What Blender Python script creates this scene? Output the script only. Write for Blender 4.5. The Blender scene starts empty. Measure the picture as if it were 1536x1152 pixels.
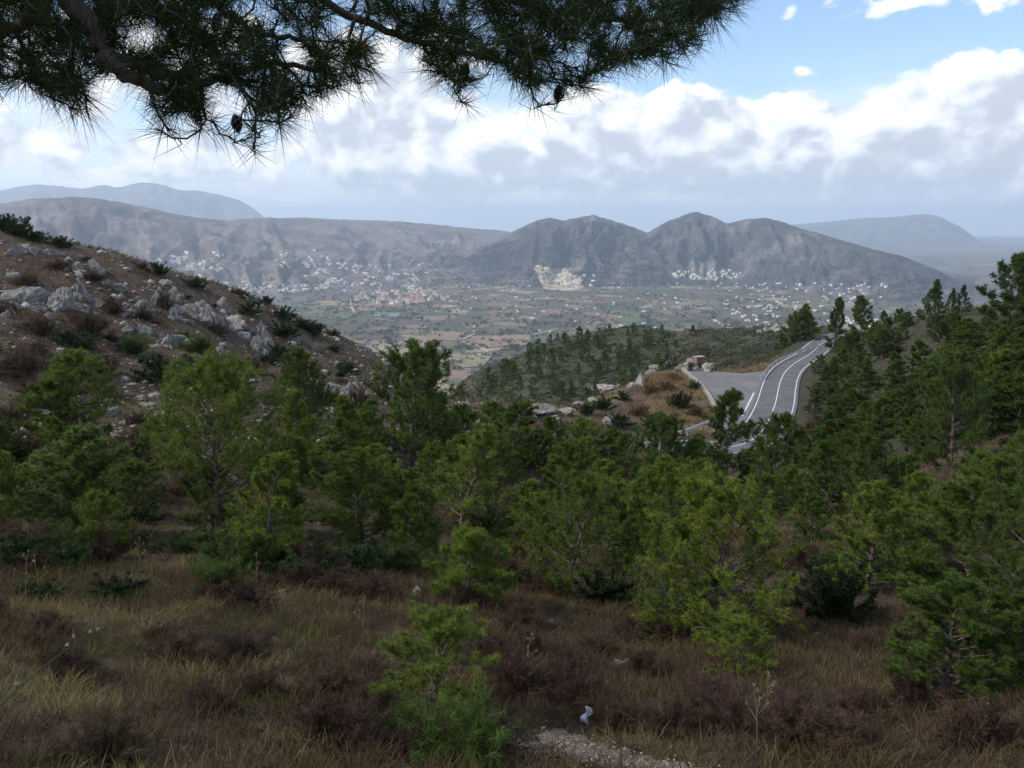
import bpy, bmesh, math, random
import numpy as np
from mathutils import Vector, Matrix, noise as mnoise

R = math.radians
scene = bpy.context.scene
col = scene.collection
rng = np.random.default_rng(7)
random.seed(7)

# ------------------------------------------------------------------ camera
F = 1280.0                       # focal length in photo pixels (1536 wide)
PITCH = math.atan(236.0 / F)     # eye level lies on row 340 of 1152
cam_data = bpy.data.cameras.new('camera')
cam_data.lens = 36.0 * F / 1536.0
cam_data.sensor_width = 36.0
cam_data.clip_start = 0.05
cam_data.clip_end = 200000.0
cam = bpy.data.objects.new('camera', cam_data)
col.objects.link(cam)
cam.location = (0, 0, 0)
cam.rotation_euler = (math.pi / 2 - PITCH, 0, 0)
scene.camera = cam

def pix(px, py):
    """viewing direction of a photo position as azimuth and slope"""
    u = (px - 768.0) / F; v = (576.0 - py) / F
    dx = u
    dy = math.cos(PITCH) + v * math.sin(PITCH)
    dz = -math.sin(PITCH) + v * math.cos(PITCH)
    return math.atan2(dx, dy), dz / math.hypot(dx, dy)

def at(px, py, d):
    a, t = pix(px, py)
    return Vector((d * math.sin(a), d * math.cos(a), d * t))

# ------------------------------------------------------------------ light and view
SUN_EL, SUN_AZ = R(42), R(-100)          # azimuth measured from +Y towards +X
EXPOSURE = 0.6
vs = scene.view_settings
vs.view_transform = 'Standard'; vs.look = 'None'; vs.gamma = 1.0
vs.use_curve_mapping = False
vs.exposure = EXPOSURE
sd = bpy.data.lights.new('sun', 'SUN')
sd.energy = 2.8; sd.angle = R(2); sd.color = (1.0, 0.93, 0.82)
sun = bpy.data.objects.new('sun', sd); col.objects.link(sun)
sun.rotation_euler = (math.pi / 2 - SUN_EL, 0, math.pi - SUN_AZ)
sun.location = (-50, 0, 60)

cy = scene.cycles
cy.use_adaptive_sampling = True; cy.adaptive_threshold = 0.025
cy.use_denoising = True; cy.denoising_prefilter = 'NONE'
cy.max_bounces = 4; cy.diffuse_bounces = 2; cy.glossy_bounces = 1
cy.transmission_bounces = 3; cy.volume_bounces = 2; cy.transparent_max_bounces = 24
cy.sample_clamp_indirect = 4.0

# ------------------------------------------------------------------ sky with clouds
world = bpy.data.worlds.new('World'); scene.world = world
world.use_nodes = True
world.cycles.sampling_method = 'NONE'
wt = world.node_tree

class NT:
    """tiny helper to write node graphs"""
    def __init__(self, tree): self.t = tree
    def n(self, typ, **kw):
        nd = self.t.nodes.new(typ)
        for k, v in kw.items(): setattr(nd, k, v)
        return nd
    def l(self, a, b): self.t.links.new(a, b)
    def setv(self, sock, v):
        if hasattr(v, 'is_output'): self.t.links.new(v, sock)
        else: sock.default_value = v
    def m(self, op, a, b=None, c=None, clamp=False):
        nd = self.n('ShaderNodeMath', operation=op, use_clamp=clamp)
        self.setv(nd.inputs[0], a)
        if b is not None: self.setv(nd.inputs[1], b)
        if c is not None: self.setv(nd.inputs[2], c)
        return nd.outputs[0]
    def vm(self, op, a, b=None, scale=None):
        nd = self.n('ShaderNodeVectorMath', operation=op)
        self.setv(nd.inputs[0], a)
        if b is not None: self.setv(nd.inputs[1], b)
        if scale is not None: self.setv(nd.inputs['Scale'], scale)
        return nd.outputs[0]
    def noise(self, vec, scale, detail=4, rough=0.5, lac=2.0, dist=0.0, color=False):
        nd = self.n('ShaderNodeTexNoise')
        if vec is not None: self.l(vec, nd.inputs['Vector'])
        nd.inputs['Scale'].default_value = scale
        nd.inputs['Detail'].default_value = detail
        nd.inputs['Roughness'].default_value = rough
        nd.inputs['Lacunarity'].default_value = lac
        nd.inputs['Distortion'].default_value = dist
        return nd.outputs['Color' if color else 'Fac']
    def voro(self, vec, scale, feature='F1', out='Distance', rnd=1.0, smooth=None, detail=0.0):
        nd = self.n('ShaderNodeTexVoronoi', feature=feature)
        if vec is not None: self.l(vec, nd.inputs['Vector'])
        nd.inputs['Scale'].default_value = scale
        nd.inputs['Randomness'].default_value = rnd
        if smooth is not None: nd.inputs['Smoothness'].default_value = smooth
        if 'Detail' in nd.inputs: nd.inputs['Detail'].default_value = detail
        return nd.outputs[out]
    def ramp(self, fac, stops, interp='LINEAR'):
        nd = self.n('ShaderNodeValToRGB')
        self.l(fac, nd.inputs[0])
        cr = nd.color_ramp; cr.interpolation = interp
        while len(cr.elements) < len(stops): cr.elements.new(0.5)
        for e, (p, c) in zip(cr.elements, stops):
            e.position = p
            e.color = (*c, 1) if len(c) == 3 else c
        return nd.outputs[0]
    def mix(self, fac, a, b, blend='MIX'):
        nd = self.n('ShaderNodeMix', data_type='RGBA', blend_type=blend)
        self.setv(nd.inputs[0], fac)
        for s, v in ((nd.inputs[6], a), (nd.inputs[7], b)):
            if hasattr(v, 'is_output'): self.l(v, s)
            else: s.default_value = (*v, 1) if len(v) == 3 else v
        return nd.outputs[2]
    def mrange(self, v, a, b, c=0.0, d=1.0, smooth=False):
        nd = self.n('ShaderNodeMapRange')
        nd.interpolation_type = 'SMOOTHSTEP' if smooth else 'LINEAR'
        nd.clamp = True
        for i, x in enumerate((v, a, b, c, d)): self.setv(nd.inputs[i], x)
        return nd.outputs[0]

# density of the cumulus field as a function of direction
grp = bpy.data.node_groups.new('cloud_density', 'ShaderNodeTree')
grp.interface.new_socket('Vector', in_out='INPUT', socket_type='NodeSocketVector')
grp.interface.new_socket('Density', in_out='OUTPUT', socket_type='NodeSocketFloat')
grp.interface.new_socket('Detail', in_out='OUTPUT', socket_type='NodeSocketFloat')
g = NT(grp)
gi = g.n('NodeGroupInput'); go = g.n('NodeGroupOutput')
sep = g.n('ShaderNodeSeparateXYZ'); g.l(gi.outputs[0], sep.inputs[0])
azs = g.m('ARCTAN2', sep.outputs[0], sep.outputs[1])
els = g.m('ARCSINE', sep.outputs[2])
p3 = g.vm('MULTIPLY', gi.outputs[0], (1, 1, 1.35))
warp = g.noise(p3, 9, 1.5, 0.5, color=True)
wv = g.vm('SCALE', g.vm('SUBTRACT', warp, (0.5, 0.5, 0.5)), scale=0.07)
pw = g.vm('ADD', p3, wv)
n1 = g.noise(pw, 7.0, 8, 0.60)
n2 = g.voro(pw, 16.0, detail=2.2)
n0 = g.m('MULTIPLY', g.m('SUBTRACT', g.noise(p3, 5.0, 1.0, 0.5), 0.5), 0.45)
n1 = g.m('ADD', n1, n0)
dens = g.m('ADD', n1, g.m('MULTIPLY', g.m('SUBTRACT', 0.42, n2), 0.24))
g.l(dens, go.inputs[1])
def blob(px, py, sx, sy, amp):
    a, t = pix(px, py); e = math.atan(t)
    x = g.m('DIVIDE', g.m('SUBTRACT', azs, a), sx / F)
    y = g.m('DIVIDE', g.m('SUBTRACT', els, e), sy / F)
    r2 = g.m('ADD', g.m('MULTIPLY', x, x), g.m('MULTIPLY', y, y))
    return g.m('MULTIPLY', g.m('EXPONENT', g.m('MULTIPLY', r2, -1.0)), amp)
CLOUD_BLOBS = [
    (1080, 245, 640, 48, 0.17), (1480, 185, 160, 80, 0.24), (1450, 125, 60, 34, 0.10), (1325, 200, 70, 50, 0.14),
    (1235, 215, 60, 55, 0.18), (1155, 190, 65, 60, 0.24), (1080, 205, 60, 50, 0.14), (965, 190, 90, 56, 0.26), (870, 215, 70, 46, 0.14),
    (610, 150, 85, 70, 0.28), (560, 215, 150, 42, 0.20), (710, 220, 80, 40, 0.14),
    (1215, 70, 300, 46, -0.22), (1045, 108, 110, 32, -0.12), (1262, 150, 36, 22, -0.12), (790, 165, 60, 24, -0.10),
    (1420, -2, 190, 30, 0.24), (1200, 105, 24, 12, 0.22), (1300, 108, 40, 10, 0.20), (150, 60, 340, 75, 0.20), (40, 205, 80, 20, 0.20), (330, 240, 70, 14, 0.18), (180, 220, 140, 20, 0.10)]
for b in CLOUD_BLOBS: dens = g.m('ADD', dens, blob(*b))
# everywhere: cumulus bank low over the horizon, broken cloud above
low = g.m('MULTIPLY', g.m('EXPONENT', g.m('MULTIPLY', g.m('POWER', g.m('ABSOLUTE', g.m('DIVIDE', g.m('SUBTRACT', els, 0.10), 0.08)), 2.0), -1.0)), 0.08)
dens = g.m('ADD', dens, low)
dens = g.m('ADD', dens, g.mrange(els, 0.26, 0.5, 0.0, 0.07))
g.l(dens, go.inputs[0])

w = NT(wt); wt.nodes.clear()
wout = w.n('ShaderNodeOutputWorld')
tc = w.n('ShaderNodeTexCoord')
sky = w.n('ShaderNodeTexSky', sky_type='NISHITA')
sky.sun_disc = False
sky.sun_elevation = SUN_EL; sky.sun_rotation = SUN_AZ
sky.altitude = 600; sky.air_density = 1.0; sky.dust_density = 0.6; sky.ozone_density = 2.5
bg1 = w.n('ShaderNodeBackground'); bg1.inputs[1].default_value = 0.14
w.l(sky.outputs[0], bg1.inputs[0])
dirn = tc.outputs['Generated']
nrm = w.vm('NORMALIZE', dirn)
def dnode(vec):
    nd = w.n('ShaderNodeGroup'); nd.node_tree = grp
    w.l(vec, nd.inputs[0]); return nd.outputs[0], nd.outputs[1]
d0, e0 = dnode(nrm)
off = (-0.013, 0.0, 0.022)
d1, e1 = dnode(w.vm('NORMALIZE', w.vm('ADD', nrm, off)))
TH = 0.455
mask = w.mrange(d0, TH, TH + 0.10, smooth=True)
lit = w.m('ADD', w.m('MULTIPLY', w.m('SUBTRACT', e0, e1), 2.8), 0.64)
lit = w.m('ADD', lit, w.m('MULTIPLY', w.m('SUBTRACT', d0, d1), 1.7))
core = w.mrange(d0, TH + 0.08, TH + 0.45)
puff = w.voro(w.vm('ADD', nrm, w.vm('SCALE', w.noise(nrm, 22, 2, 0.5, color=True), scale=0.03)), 34.0, detail=1.0)
lit = w.m('SUBTRACT', lit, w.m('MULTIPLY', w.m('SUBTRACT', puff, 0.40), 0.55))
lit = w.m('SUBTRACT', lit, w.m('MULTIPLY', core, 0.18), clamp=True)
ccol = w.ramp(lit, [(0.0, (0.55, 0.59, 0.65)), (0.30, (0.66, 0.70, 0.76)), (0.55, (0.83, 0.86, 0.90)), (0.80, (0.95, 0.96, 0.98)), (1.0, (1.06, 1.05, 1.03))])
sepw = w.n('ShaderNodeSeparateXYZ'); w.l(nrm, sepw.inputs[0])
# layered pale cloud towards the horizon
st = w.noise(w.vm('MULTIPLY', nrm, (1, 1, 4.0)), 6.0, 6, 0.55)
hz = w.mrange(sepw.outputs[2], 0.06, 0.19, 1.0, 0.0, smooth=True)
stm = w.m('MULTIPLY', w.mrange(st, 0.34, 0.60, smooth=True), hz)
stm = w.m('MAXIMUM', stm, w.mrange(sepw.outputs[2], 0.0, 0.10, 0.9, 0.0, smooth=True))
scol = w.ramp(w.noise(w.vm('MULTIPLY', nrm, (1, 1, 5)), 7.0, 6, 0.55), [(0.32, (0.66, 0.71, 0.77)), (0.5, (0.79, 0.82, 0.86)), (0.66, (0.93, 0.94, 0.96))])
bg2 = w.n('ShaderNodeBackground'); w.l(scol, bg2.inputs[0]); bg2.inputs[1].default_value = 0.95
bg3 = w.n('ShaderNodeBackground'); w.l(ccol, bg3.inputs[0]); bg3.inputs[1].default_value = 0.88
mx1 = w.n('ShaderNodeMixShader'); w.l(stm, mx1.inputs[0]); w.l(bg1.outputs[0], mx1.inputs[1]); w.l(bg2.outputs[0], mx1.inputs[2])
fade = w.mrange(sepw.outputs[2], 0.012, 0.045, 0.0, 1.0, smooth=True)
mx2 = w.n('ShaderNodeMixShader'); w.l(w.m('MULTIPLY', mask, fade), mx2.inputs[0]); w.l(mx1.outputs[0], mx2.inputs[1]); w.l(bg3.outputs[0], mx2.inputs[2])
w.l(mx2.outputs[0], wout.inputs[0])

# ------------------------------------------------------------------ helpers
def tag(o, label=None, cat=None, group=None, kind=None):
    if label: o['label'] = label
    if cat: o['category'] = cat
    if group: o['group'] = group
    if kind: o['kind'] = kind
    return o

def link(name, data, mat=None, parent=None, loc=None):
    o = bpy.data.objects.new(name, data); col.objects.link(o)
    if mat is not None and data is not None:
        for m_ in (mat if isinstance(mat, (list, tuple)) else [mat]): data.materials.append(m_)
    if parent is not None: o.parent = parent
    if loc is not None: o.location = loc
    return o

def empty(name, loc=(0, 0, 0), rz=0.0):
    o = link(name, None); o.location = loc; o.rotation_euler = (0, 0, rz)
    o.empty_display_size = 0.3
    return o

def mesh_np(name, v, faces, colors=None, smooth=False, midx=None):
    """mesh from arrays; faces = (n,3) or (n,4) int array, or a list of them"""
    me = bpy.data.meshes.new(name)
    v = np.asarray(v, dtype=np.float32).reshape(-1, 3)
    if not isinstance(faces, list): faces = [faces]
    faces = [np.asarray(f, dtype=np.int32) for f in faces if len(f)]
    idx = np.concatenate([f.ravel() for f in faces])
    cnt = np.concatenate([np.full(len(f), f.shape[1], np.int32) for f in faces])
    me.vertices.add(len(v)); me.vertices.foreach_set('co', v.ravel())
    me.loops.add(len(idx)); me.loops.foreach_set('vertex_index', idx)
    me.polygons.add(len(cnt))
    me.polygons.foreach_set('loop_start', np.concatenate([[0], np.cumsum(cnt)[:-1]]).astype(np.int32))
    if midx is not None: me.polygons.foreach_set('material_index', np.asarray(midx, np.int32))
    me.update(calc_edges=True)
    if smooth: me.polygons.foreach_set('use_smooth', np.ones(len(cnt), bool))
    if colors is not None:
        at_ = me.color_attributes.new('Col', 'FLOAT_COLOR', 'POINT')
        c4 = np.ones((len(v), 4), np.float32); c4[:, :3] = colors
        at_.data.foreach_set('color', c4.ravel())
    return me

def _hash(ix, iy, seed):
    h = (ix.astype(np.int64) * 374761393 + iy.astype(np.int64) * 668265263 + seed * 1442695041) & 0xffffffff
    h = ((h ^ (h >> 13)) * 1274126177) & 0xffffffff
    return (h ^ (h >> 16)) & 0xffffffff

def perlin(x, y, seed=0):
    x = np.asarray(x, float); y = np.asarray(y, float)
    ix = np.floor(x); iy = np.floor(y); fx = x - ix; fy = y - iy
    u = fx * fx * fx * (fx * (fx * 6 - 15) + 10); v = fy * fy * fy * (fy * (fy * 6 - 15) + 10)
    def gr(dx, dy):
        a = _hash(ix + dx, iy + dy, seed) / 4294967296.0 * 2 * np.pi
        return np.cos(a) * (fx - dx) + np.sin(a) * (fy - dy)
    a = gr(0, 0); b = gr(1, 0); c = gr(0, 1); d = gr(1, 1)
    return ((a + (b - a) * u) * (1 - v) + (c + (d - c) * u) * v) * 1.5

def fbm(x, y, octv=4, seed=0, gain=0.5, ridged=False):
    s = 0.0; a = 1.0; f = 1.0; tot = 0.0
    for i in range(octv):
        n = perlin(x * f + 13.7 * i, y * f - 7.1 * i, seed + i)
        if ridged: n = 1 - 2 * np.abs(n)
        s = s + n * a; tot += a; a *= gain; f *= 2.03
    return s / tot

def sstep(a, b, x):
    t = np.clip((np.asarray(x, float) - a) / (b - a), 0, 1); return t * t * (3 - 2 * t)

class Sheet:
    """a height field on an azimuth / log-distance grid round the viewpoint's hill"""
    def __init__(self, az, d, z):
        self.az, self.d, self.z = az, d, z
        self.ld = np.log(d)
    def height(self, x, y):
        x = np.asarray(x, float); y = np.asarray(y, float)
        a = np.arctan2(x, y); l = np.log(np.maximum(np.hypot(x, y), self.d[0]))
        i = np.clip(np.searchsorted(self.az, a) - 1, 0, len(self.az) - 2)
        j = np.clip(np.searchsorted(self.ld, l) - 1, 0, len(self.ld) - 2)
        fa = np.clip((a - self.az[i]) / (self.az[i + 1] - self.az[i]), 0, 1)
        fl = np.clip((l - self.ld[j]) / (self.ld[j + 1] - self.ld[j]), 0, 1)
        z = self.z
        return (z[i, j] * (1 - fa) + z[i + 1, j] * fa) * (1 - fl) + (z[i, j + 1] * (1 - fa) + z[i + 1, j + 1] * fa) * fl
    def hit(self, px, py, dmin=0.0):
        """first ground point seen at a photo position"""
        a, t = pix(px, py)
        if a < self.az[0] or a > self.az[-1]: return None
        i = min(max(int(np.searchsorted(self.az, a)) - 1, 0), len(self.az) - 2)
        f = (a - self.az[i]) / (self.az[i + 1] - self.az[i])
        zz = self.z[i] * (1 - f) + self.z[i + 1] * f
        tt = zz / self.d
        ok = (tt >= t) & (self.d > dmin)
        if not ok.any(): return None
        j = int(np.argmax(ok))
        if j == 0: dd = self.d[0]
        else:
            k = (t - tt[j - 1]) / max(tt[j] - tt[j - 1], 1e-9)
            dd = self.d[j - 1] + (self.d[j] - self.d[j - 1]) * min(max(k, 0), 1)
        return Vector((dd * math.sin(a), dd * math.cos(a), dd * t))
    def mesh(self, name, wrap=False):
        A, D = np.meshgrid(self.az, self.d, indexing='ij')
        v = np.stack([D * np.sin(A), D * np.cos(A), self.z], -1).reshape(-1, 3)
        n, m = A.shape
        I, J = np.meshgrid(np.arange(n - 1), np.arange(m - 1), indexing='ij')
        q = np.stack([I * m + J, (I + 1) * m + J, (I + 1) * m + J + 1, I * m + J + 1], -1).reshape(-1, 4)
        q = q[:, ::-1]
        if wrap:
            J = np.arange(m - 1); L = (n - 1) * m
            q = np.concatenate([q, np.stack([L + J, J, J + 1, L + J + 1], -1)[:, ::-1]])
        return mesh_np(name, v, q, smooth=True)

# ------------------------------------------------------------------ materials
def new_mat(name):
    m_ = bpy.data.materials.new(name); m_.use_nodes = True
    t = NT(m_.node_tree)
    b = m_.node_tree.nodes['Principled BSDF']
    b.inputs['Roughness'].default_value = 0.85
    b.inputs['Specular IOR Level'].default_value = 0.25
    return m_, t, b

def bump(t, b, height, strength=0.5, dist=0.1):
    bp = t.n('ShaderNodeBump'); bp.inputs['Strength'].default_value = strength
    bp.inputs['Distance'].default_value = dist
    t.l(height, bp.inputs['Height']); t.l(bp.outputs[0], b.inputs['Normal'])

def wpos(t):
    return t.n('ShaderNodeNewGeometry').outputs['Position']

def mat_foliage(name, transl=0.35, rough=0.6, attr=True, tint=(1, 1, 1)):
    m_, t, b = new_mat(name)
    a = t.n('ShaderNodeAttribute'); a.attribute_name = 'Col'
    oi = t.n('ShaderNodeObjectInfo')
    c = t.mix(1.0, a.outputs['Color'], oi.outputs['Color'], 'MULTIPLY')
    c = t.mix(1.0, c, tint, 'MULTIPLY')
    t.l(c, b.inputs['Base Color']); b.inputs['Roughness'].default_value = rough
    b.inputs['Specular IOR Level'].default_value = 0.15
    if transl > 0:
        tr = t.n('ShaderNodeBsdfTranslucent'); t.l(c, tr.inputs[0])
        mxs = t.n('ShaderNodeMixShader'); mxs.inputs[0].default_value = transl
        t.l(b.outputs[0], mxs.inputs[1]); t.l(tr.outputs[0], mxs.inputs[2])
        t.l(mxs.outputs[0], m_.node_tree.nodes['Material Output'].inputs[0])
    return m_

def mat_attr(name, rough=0.9, noise_scale=None, amp=0.35, bump_s=0.0):
    m_, t, b = new_mat(name)
    a = t.n('ShaderNodeAttribute'); a.attribute_name = 'Col'
    oi = t.n('ShaderNodeObjectInfo')
    c = t.mix(1.0, a.outputs['Color'], oi.outputs['Color'], 'MULTIPLY')
    if noise_scale:
        tcn = t.n('ShaderNodeTexCoord')
        n = t.noise(tcn.outputs['Object'], noise_scale, 6, 0.65)
        f = t.mrange(n, 0.25, 0.75, 1 - amp, 1 + amp)
        c = t.vm('SCALE', c, scale=f)
        if bump_s: bump(t, b, n, bump_s, 0.05)
    t.l(c, b.inputs['Base Color']); b.inputs['Roughness'].default_value = rough
    return m_

# limestone: grey-white with dark lichen streaks and ochre stains
def mat_limestone(name, light, dark, scale):
    m_, t, b = new_mat(name)
    tcn = t.n('ShaderNodeTexCoord'); p = tcn.outputs['Object']
    n = t.noise(p, scale, 7, 0.62)
    n2 = t.noise(t.vm('MULTIPLY', p, (1, 1, 0.35)), scale * 2.7, 5, 0.6)
    n3 = t.noise(p, scale * 0.6, 3, 0.5)
    c = t.ramp(n, [(0.32, dark), (0.5, tuple(0.5 * (a_ + b_) for a_, b_ in zip(dark, light))), (0.66, light)])
    c = t.mix(t.mrange(n2, 0.52, 0.72, 0, 0.75), c, (0.07, 0.065, 0.06))
    c = t.mix(t.mrange(n3, 0.58, 0.72, 0, 0.55), c, (0.30, 0.19, 0.11))
    oi = t.n('ShaderNodeObjectInfo')
    c = t.mix(1.0, c, oi.outputs['Color'], 'MULTIPLY')
    t.l(c, b.inputs['Base Color']); b.inputs['Roughness'].default_value = 0.92
    bump(t, b, t.m('ADD', n, n2), 0.6, 0.08)
    return m_

M = {}
M['rock'] = mat_limestone('limestone', (0.40, 0.375, 0.34), (0.17, 0.158, 0.145), 1.3)
M['rock_white'] = mat_limestone('pale_limestone', (0.50, 0.465, 0.41), (0.25, 0.23, 0.20), 1.2)

# ------------------------------------------------------------------ near hill country
ROAD_Z = -29.0
def on_road(px, py, z=ROAD_Z):
    a, t = pix(px, py); d = z / t
    return Vector((d * math.sin(a), d * math.cos(a), z))

CTRL = [  # photo position of a ground point and its distance in metres
 (-160,1152,8),(0,1152,8),(384,1152,8.2),(768,1152,8.6),(1152,1152,9.2),(1536,1152,9.6),(1700,1152,9.8),
 (-160,1000,12),(0,1000,12),(384,1000,12),(768,1000,12.5),(1152,1010,13),(1536,1040,13),(1700,1040,13),
 (0,910,16.5),(250,895,17),(450,880,17.5),(620,880,18.5),(760,890,21),(950,940,18.5),(1150,960,17),(1400,1010,15),
 (-160,830,22),(0,830,22),(120,820,23),(330,800,26),(480,810,26),(560,825,26),(700,850,25),
 (850,870,24),(1000,890,23),(1250,900,22),(1500,900,21),(1700,900,21),
 (0,750,34),(200,730,36),(330,720,38),(600,720,45),(760,760,37),(900,760,42),(1020,790,38),(1300,790,42),(1536,800,33),(1700,800,33),
 (1100,745,64),(1200,720,75),(1350,715,72),(1500,700,62),(1700,700,58),
 (0,620,56),(150,640,54),(300,570,70),(300,640,54),(450,605,70),(600,625,75),(700,625,90),(740,600,128),
 (800,650,88),(900,690,65),(900,650,90),(890,630,112),(1000,690,92),(1000,660,112),(980,620,135),(960,600,150),(1010,572,160),(1000,560,166),
 (810,612,150),(850,606,152),(900,592,158),(940,577,163),(1060,600,140),(1100,740,66),(1150,695,96),
 (1250,600,140),(1225,620,128),(1230,660,106),(1330,672,100),(1300,545,168),(1350,483,212),(1400,472,210),(1450,462,205),(1536,462,195),(1700,450,190),
 (1290,500,208),(1255,530,205),(1450,560,130),(1536,560,116),(1700,560,110),(1400,640,98),(1250,640,118),(1480,500,170),
 (-160,320,118),(0,342,110),(100,368,110),(200,396,110),(300,428,113),(350,444,115),(420,470,118),(500,500,121),(560,528,124),(600,552,126),(690,606,127),
 (-160,430,88),(0,430,90),(0,530,70),(200,470,90),(200,560,73),(350,510,95),(420,540,95),(500,570,93),(600,590,100),
 # the wooded hill across the ravine
 (690,580,450),(700,592,420),(760,545,500),(830,514,510),(900,504,520),(960,495,525),(1010,504,520),(1060,500,515),(1120,498,500),(1180,487,460),(1240,492,450),(1310,500,450),
 (760,600,390),(800,622,335),(850,580,390),(900,560,420),(960,540,440),(960,575,360),(1000,520,470),(1060,520,430),(1100,548,300),(1100,525,400),(1180,505,420),(1160,540,300),(1230,510,400),
]
HID = [  # parts the ridges hide: photo column, distance, slope
 (-160,170,-0.06),(0,170,-0.10),(200,170,-0.12),(400,175,-0.17),(600,180,-0.27),(690,190,-0.32),
 (780,230,-0.305),(880,235,-0.30),(960,240,-0.27),(1030,220,-0.205),(1100,225,-0.185),(1190,270,-0.158),(1260,300,-0.17),
 (-160,330,-0.25),(0,330,-0.27),(200,330,-0.28),(400,330,-0.31),(600,330,-0.34),
 (1350,330,-0.17),(1450,330,-0.18),(1536,330,-0.18),(1700,330,-0.18),
 (-160,700,-0.36),(100,700,-0.37),(400,700,-0.38),(620,650,-0.37),(760,800,-0.33),(900,800,-0.29),(1050,800,-0.26),(1200,800,-0.26),(1400,700,-0.28),(1700,700,-0.28),
 (-160,1150,-0.37),(200,1150,-0.37),(600,1150,-0.37),(900,1150,-0.36),(1200,1150,-0.36),(1700,1150,-0.36),
 (-160,1600,-0.30),(300,1600,-0.30),(768,1600,-0.30),(1200,1600,-0.30),(1700,1600,-0.30),
 (-160,1.2,-1.4),(768,1.2,-1.4),(1700,1.2,-1.4),(-160,2.4,-0.86),(768,2.4,-0.86),(1700,2.4,-0.86),
 (-160,4.5,-0.86),(400,4.5,-0.87),(768,4.5,-0.88),(1200,4.5,-0.88),(1700,4.5,-0.88),
]
AZK = 3.0
P = []; T = []
for px_, py_, d_ in CTRL:
    a_, t_ = pix(px_, py_); P.append((a_ * AZK, math.log(d_))); T.append(t_)
for px_, d_, t_ in HID:
    a_, _ = pix(px_, 500); P.append((a_ * AZK, math.log(d_))); T.append(t_)
P = np.array(P); T = np.array(T)
C2 = 0.06 ** 2
def _k(d2): return np.sqrt(d2 + C2)
K = _k(((P[:, None, :] - P[None]) ** 2).sum(-1))
n_ = len(P)
AA = np.zeros((n_ + 1, n_ + 1)); AA[:n_, :n_] = K + np.eye(n_) * -1e-3; AA[:n_, n_] = 1; AA[n_, :n_] = 1
WW = np.linalg.solve(AA, np.concatenate([T, [0]]))

def ground_slope(az, ld):
    q = np.stack([np.asarray(az).ravel() * AZK, np.asarray(ld).ravel()], -1)
    out = np.empty(len(q))
    for i in range(0, len(q), 20000):
        d2 = ((q[i:i + 20000, None, :] - P[None]) ** 2).sum(-1)
        out[i:i + 20000] = _k(d2) @ WW[:n_] + WW[n_]
    return out.reshape(np.shape(az))

# road and lay-by in plan
ROAD_PX = [(1330, 499), (1290, 500), (1258, 503.5), (1236, 513), (1216, 530), (1199.6, 540), (1183, 552), (1173, 566), (1167.5, 584), (1163, 605), (1152, 632),
           (1136, 654), (1108, 668), (1070, 671), (1030, 669), (985, 672), (930, 680), (880, 688)]
ctr = [on_road(*p) for p in ROAD_PX]
def catmull(pts, n):
    pts = [2 * pts[0] - pts[1]] + list(pts) + [2 * pts[-1] - pts[-2]]
    out = []
    for i in range(1, len(pts) - 2):
        p0, p1, p2, p3 = pts[i - 1:i + 3]
        for k in range(n):
            t = k / n
            out.append(0.5 * ((2 * p1) + (p2 - p0) * t + (2 * p0 - 5 * p1 + 4 * p2 - p3) * t * t + (3 * p1 - p0 - 3 * p2 + p3) * t ** 3))
    out.append(pts[-2]); return out
ROADC = catmull(ctr, 8)
LAY_PX = [(1026, 556), (1050, 556.5), (1077, 557), (1114, 560), (1136, 557), (1158, 557.5), (1152, 572), (1141, 588), (1128, 612), (1116, 640), (1092, 656), (1074, 640), (1073, 618), (1054, 582), (1040, 569)]
LAYP = [on_road(*p) for p in LAY_PX]

def seg_dist(x, y, pts, closed=False):
    best = np.full(np.shape(x), 1e9)
    seq = list(zip(pts[:-1], pts[1:])) + ([(pts[-1], pts[0])] if closed else [])
    for a_, b_ in seq:
        dx, dy = b_[0] - a_[0], b_[1] - a_[1]
        t = np.clip(((x - a_[0]) * dx + (y - a_[1]) * dy) / max(dx * dx + dy * dy, 1e-9), 0, 1)
        best = np.minimum(best, np.hypot(x - a_[0] - t * dx, y - a_[1] - t * dy))
    return best

def in_poly(x, y, pts):
    c = np.zeros(np.shape(x), bool); n = len(pts)
    for i in range(n):
        a_, b_ = pts[i], pts[i - 1]
        if abs(b_[1] - a_[1]) < 1e-9: continue
        c ^= ((a_[1] > y) != (b_[1] > y)) & (x < (b_[0] - a_[0]) * (y - a_[1]) / (b_[1] - a_[1]) + a_[0])
    return c

def road_gap(x, y):
    """distance outside the paved surface, 0 on it"""
    g_ = np.maximum(seg_dist(x, y, ROADC) - 4.0, 0)
    l_ = np.where(in_poly(x, y, LAYP), 0, seg_dist(x, y, LAYP, True))
    return np.minimum(g_, l_)

NA = 440
azn = np.concatenate([np.linspace(-math.pi, -0.72, 22)[:-1], np.linspace(-0.72, 0.72, NA), np.linspace(0.72, math.pi, 22)[1:-1]])
dn = np.exp(np.linspace(math.log(0.6), math.log(1600), 390))
A, D = np.meshgrid(azn, dn, indexing='ij')
Ac = np.clip(A, -0.62, 0.62)
Z = ground_slope(Ac, np.log(D)) * D
X, Y = D * np.sin(A), D * np.cos(A)
rear = sstep(0.9, 2.0, np.abs(A))
Z = Z * (1 - rear) + (-1.65) * rear
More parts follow.
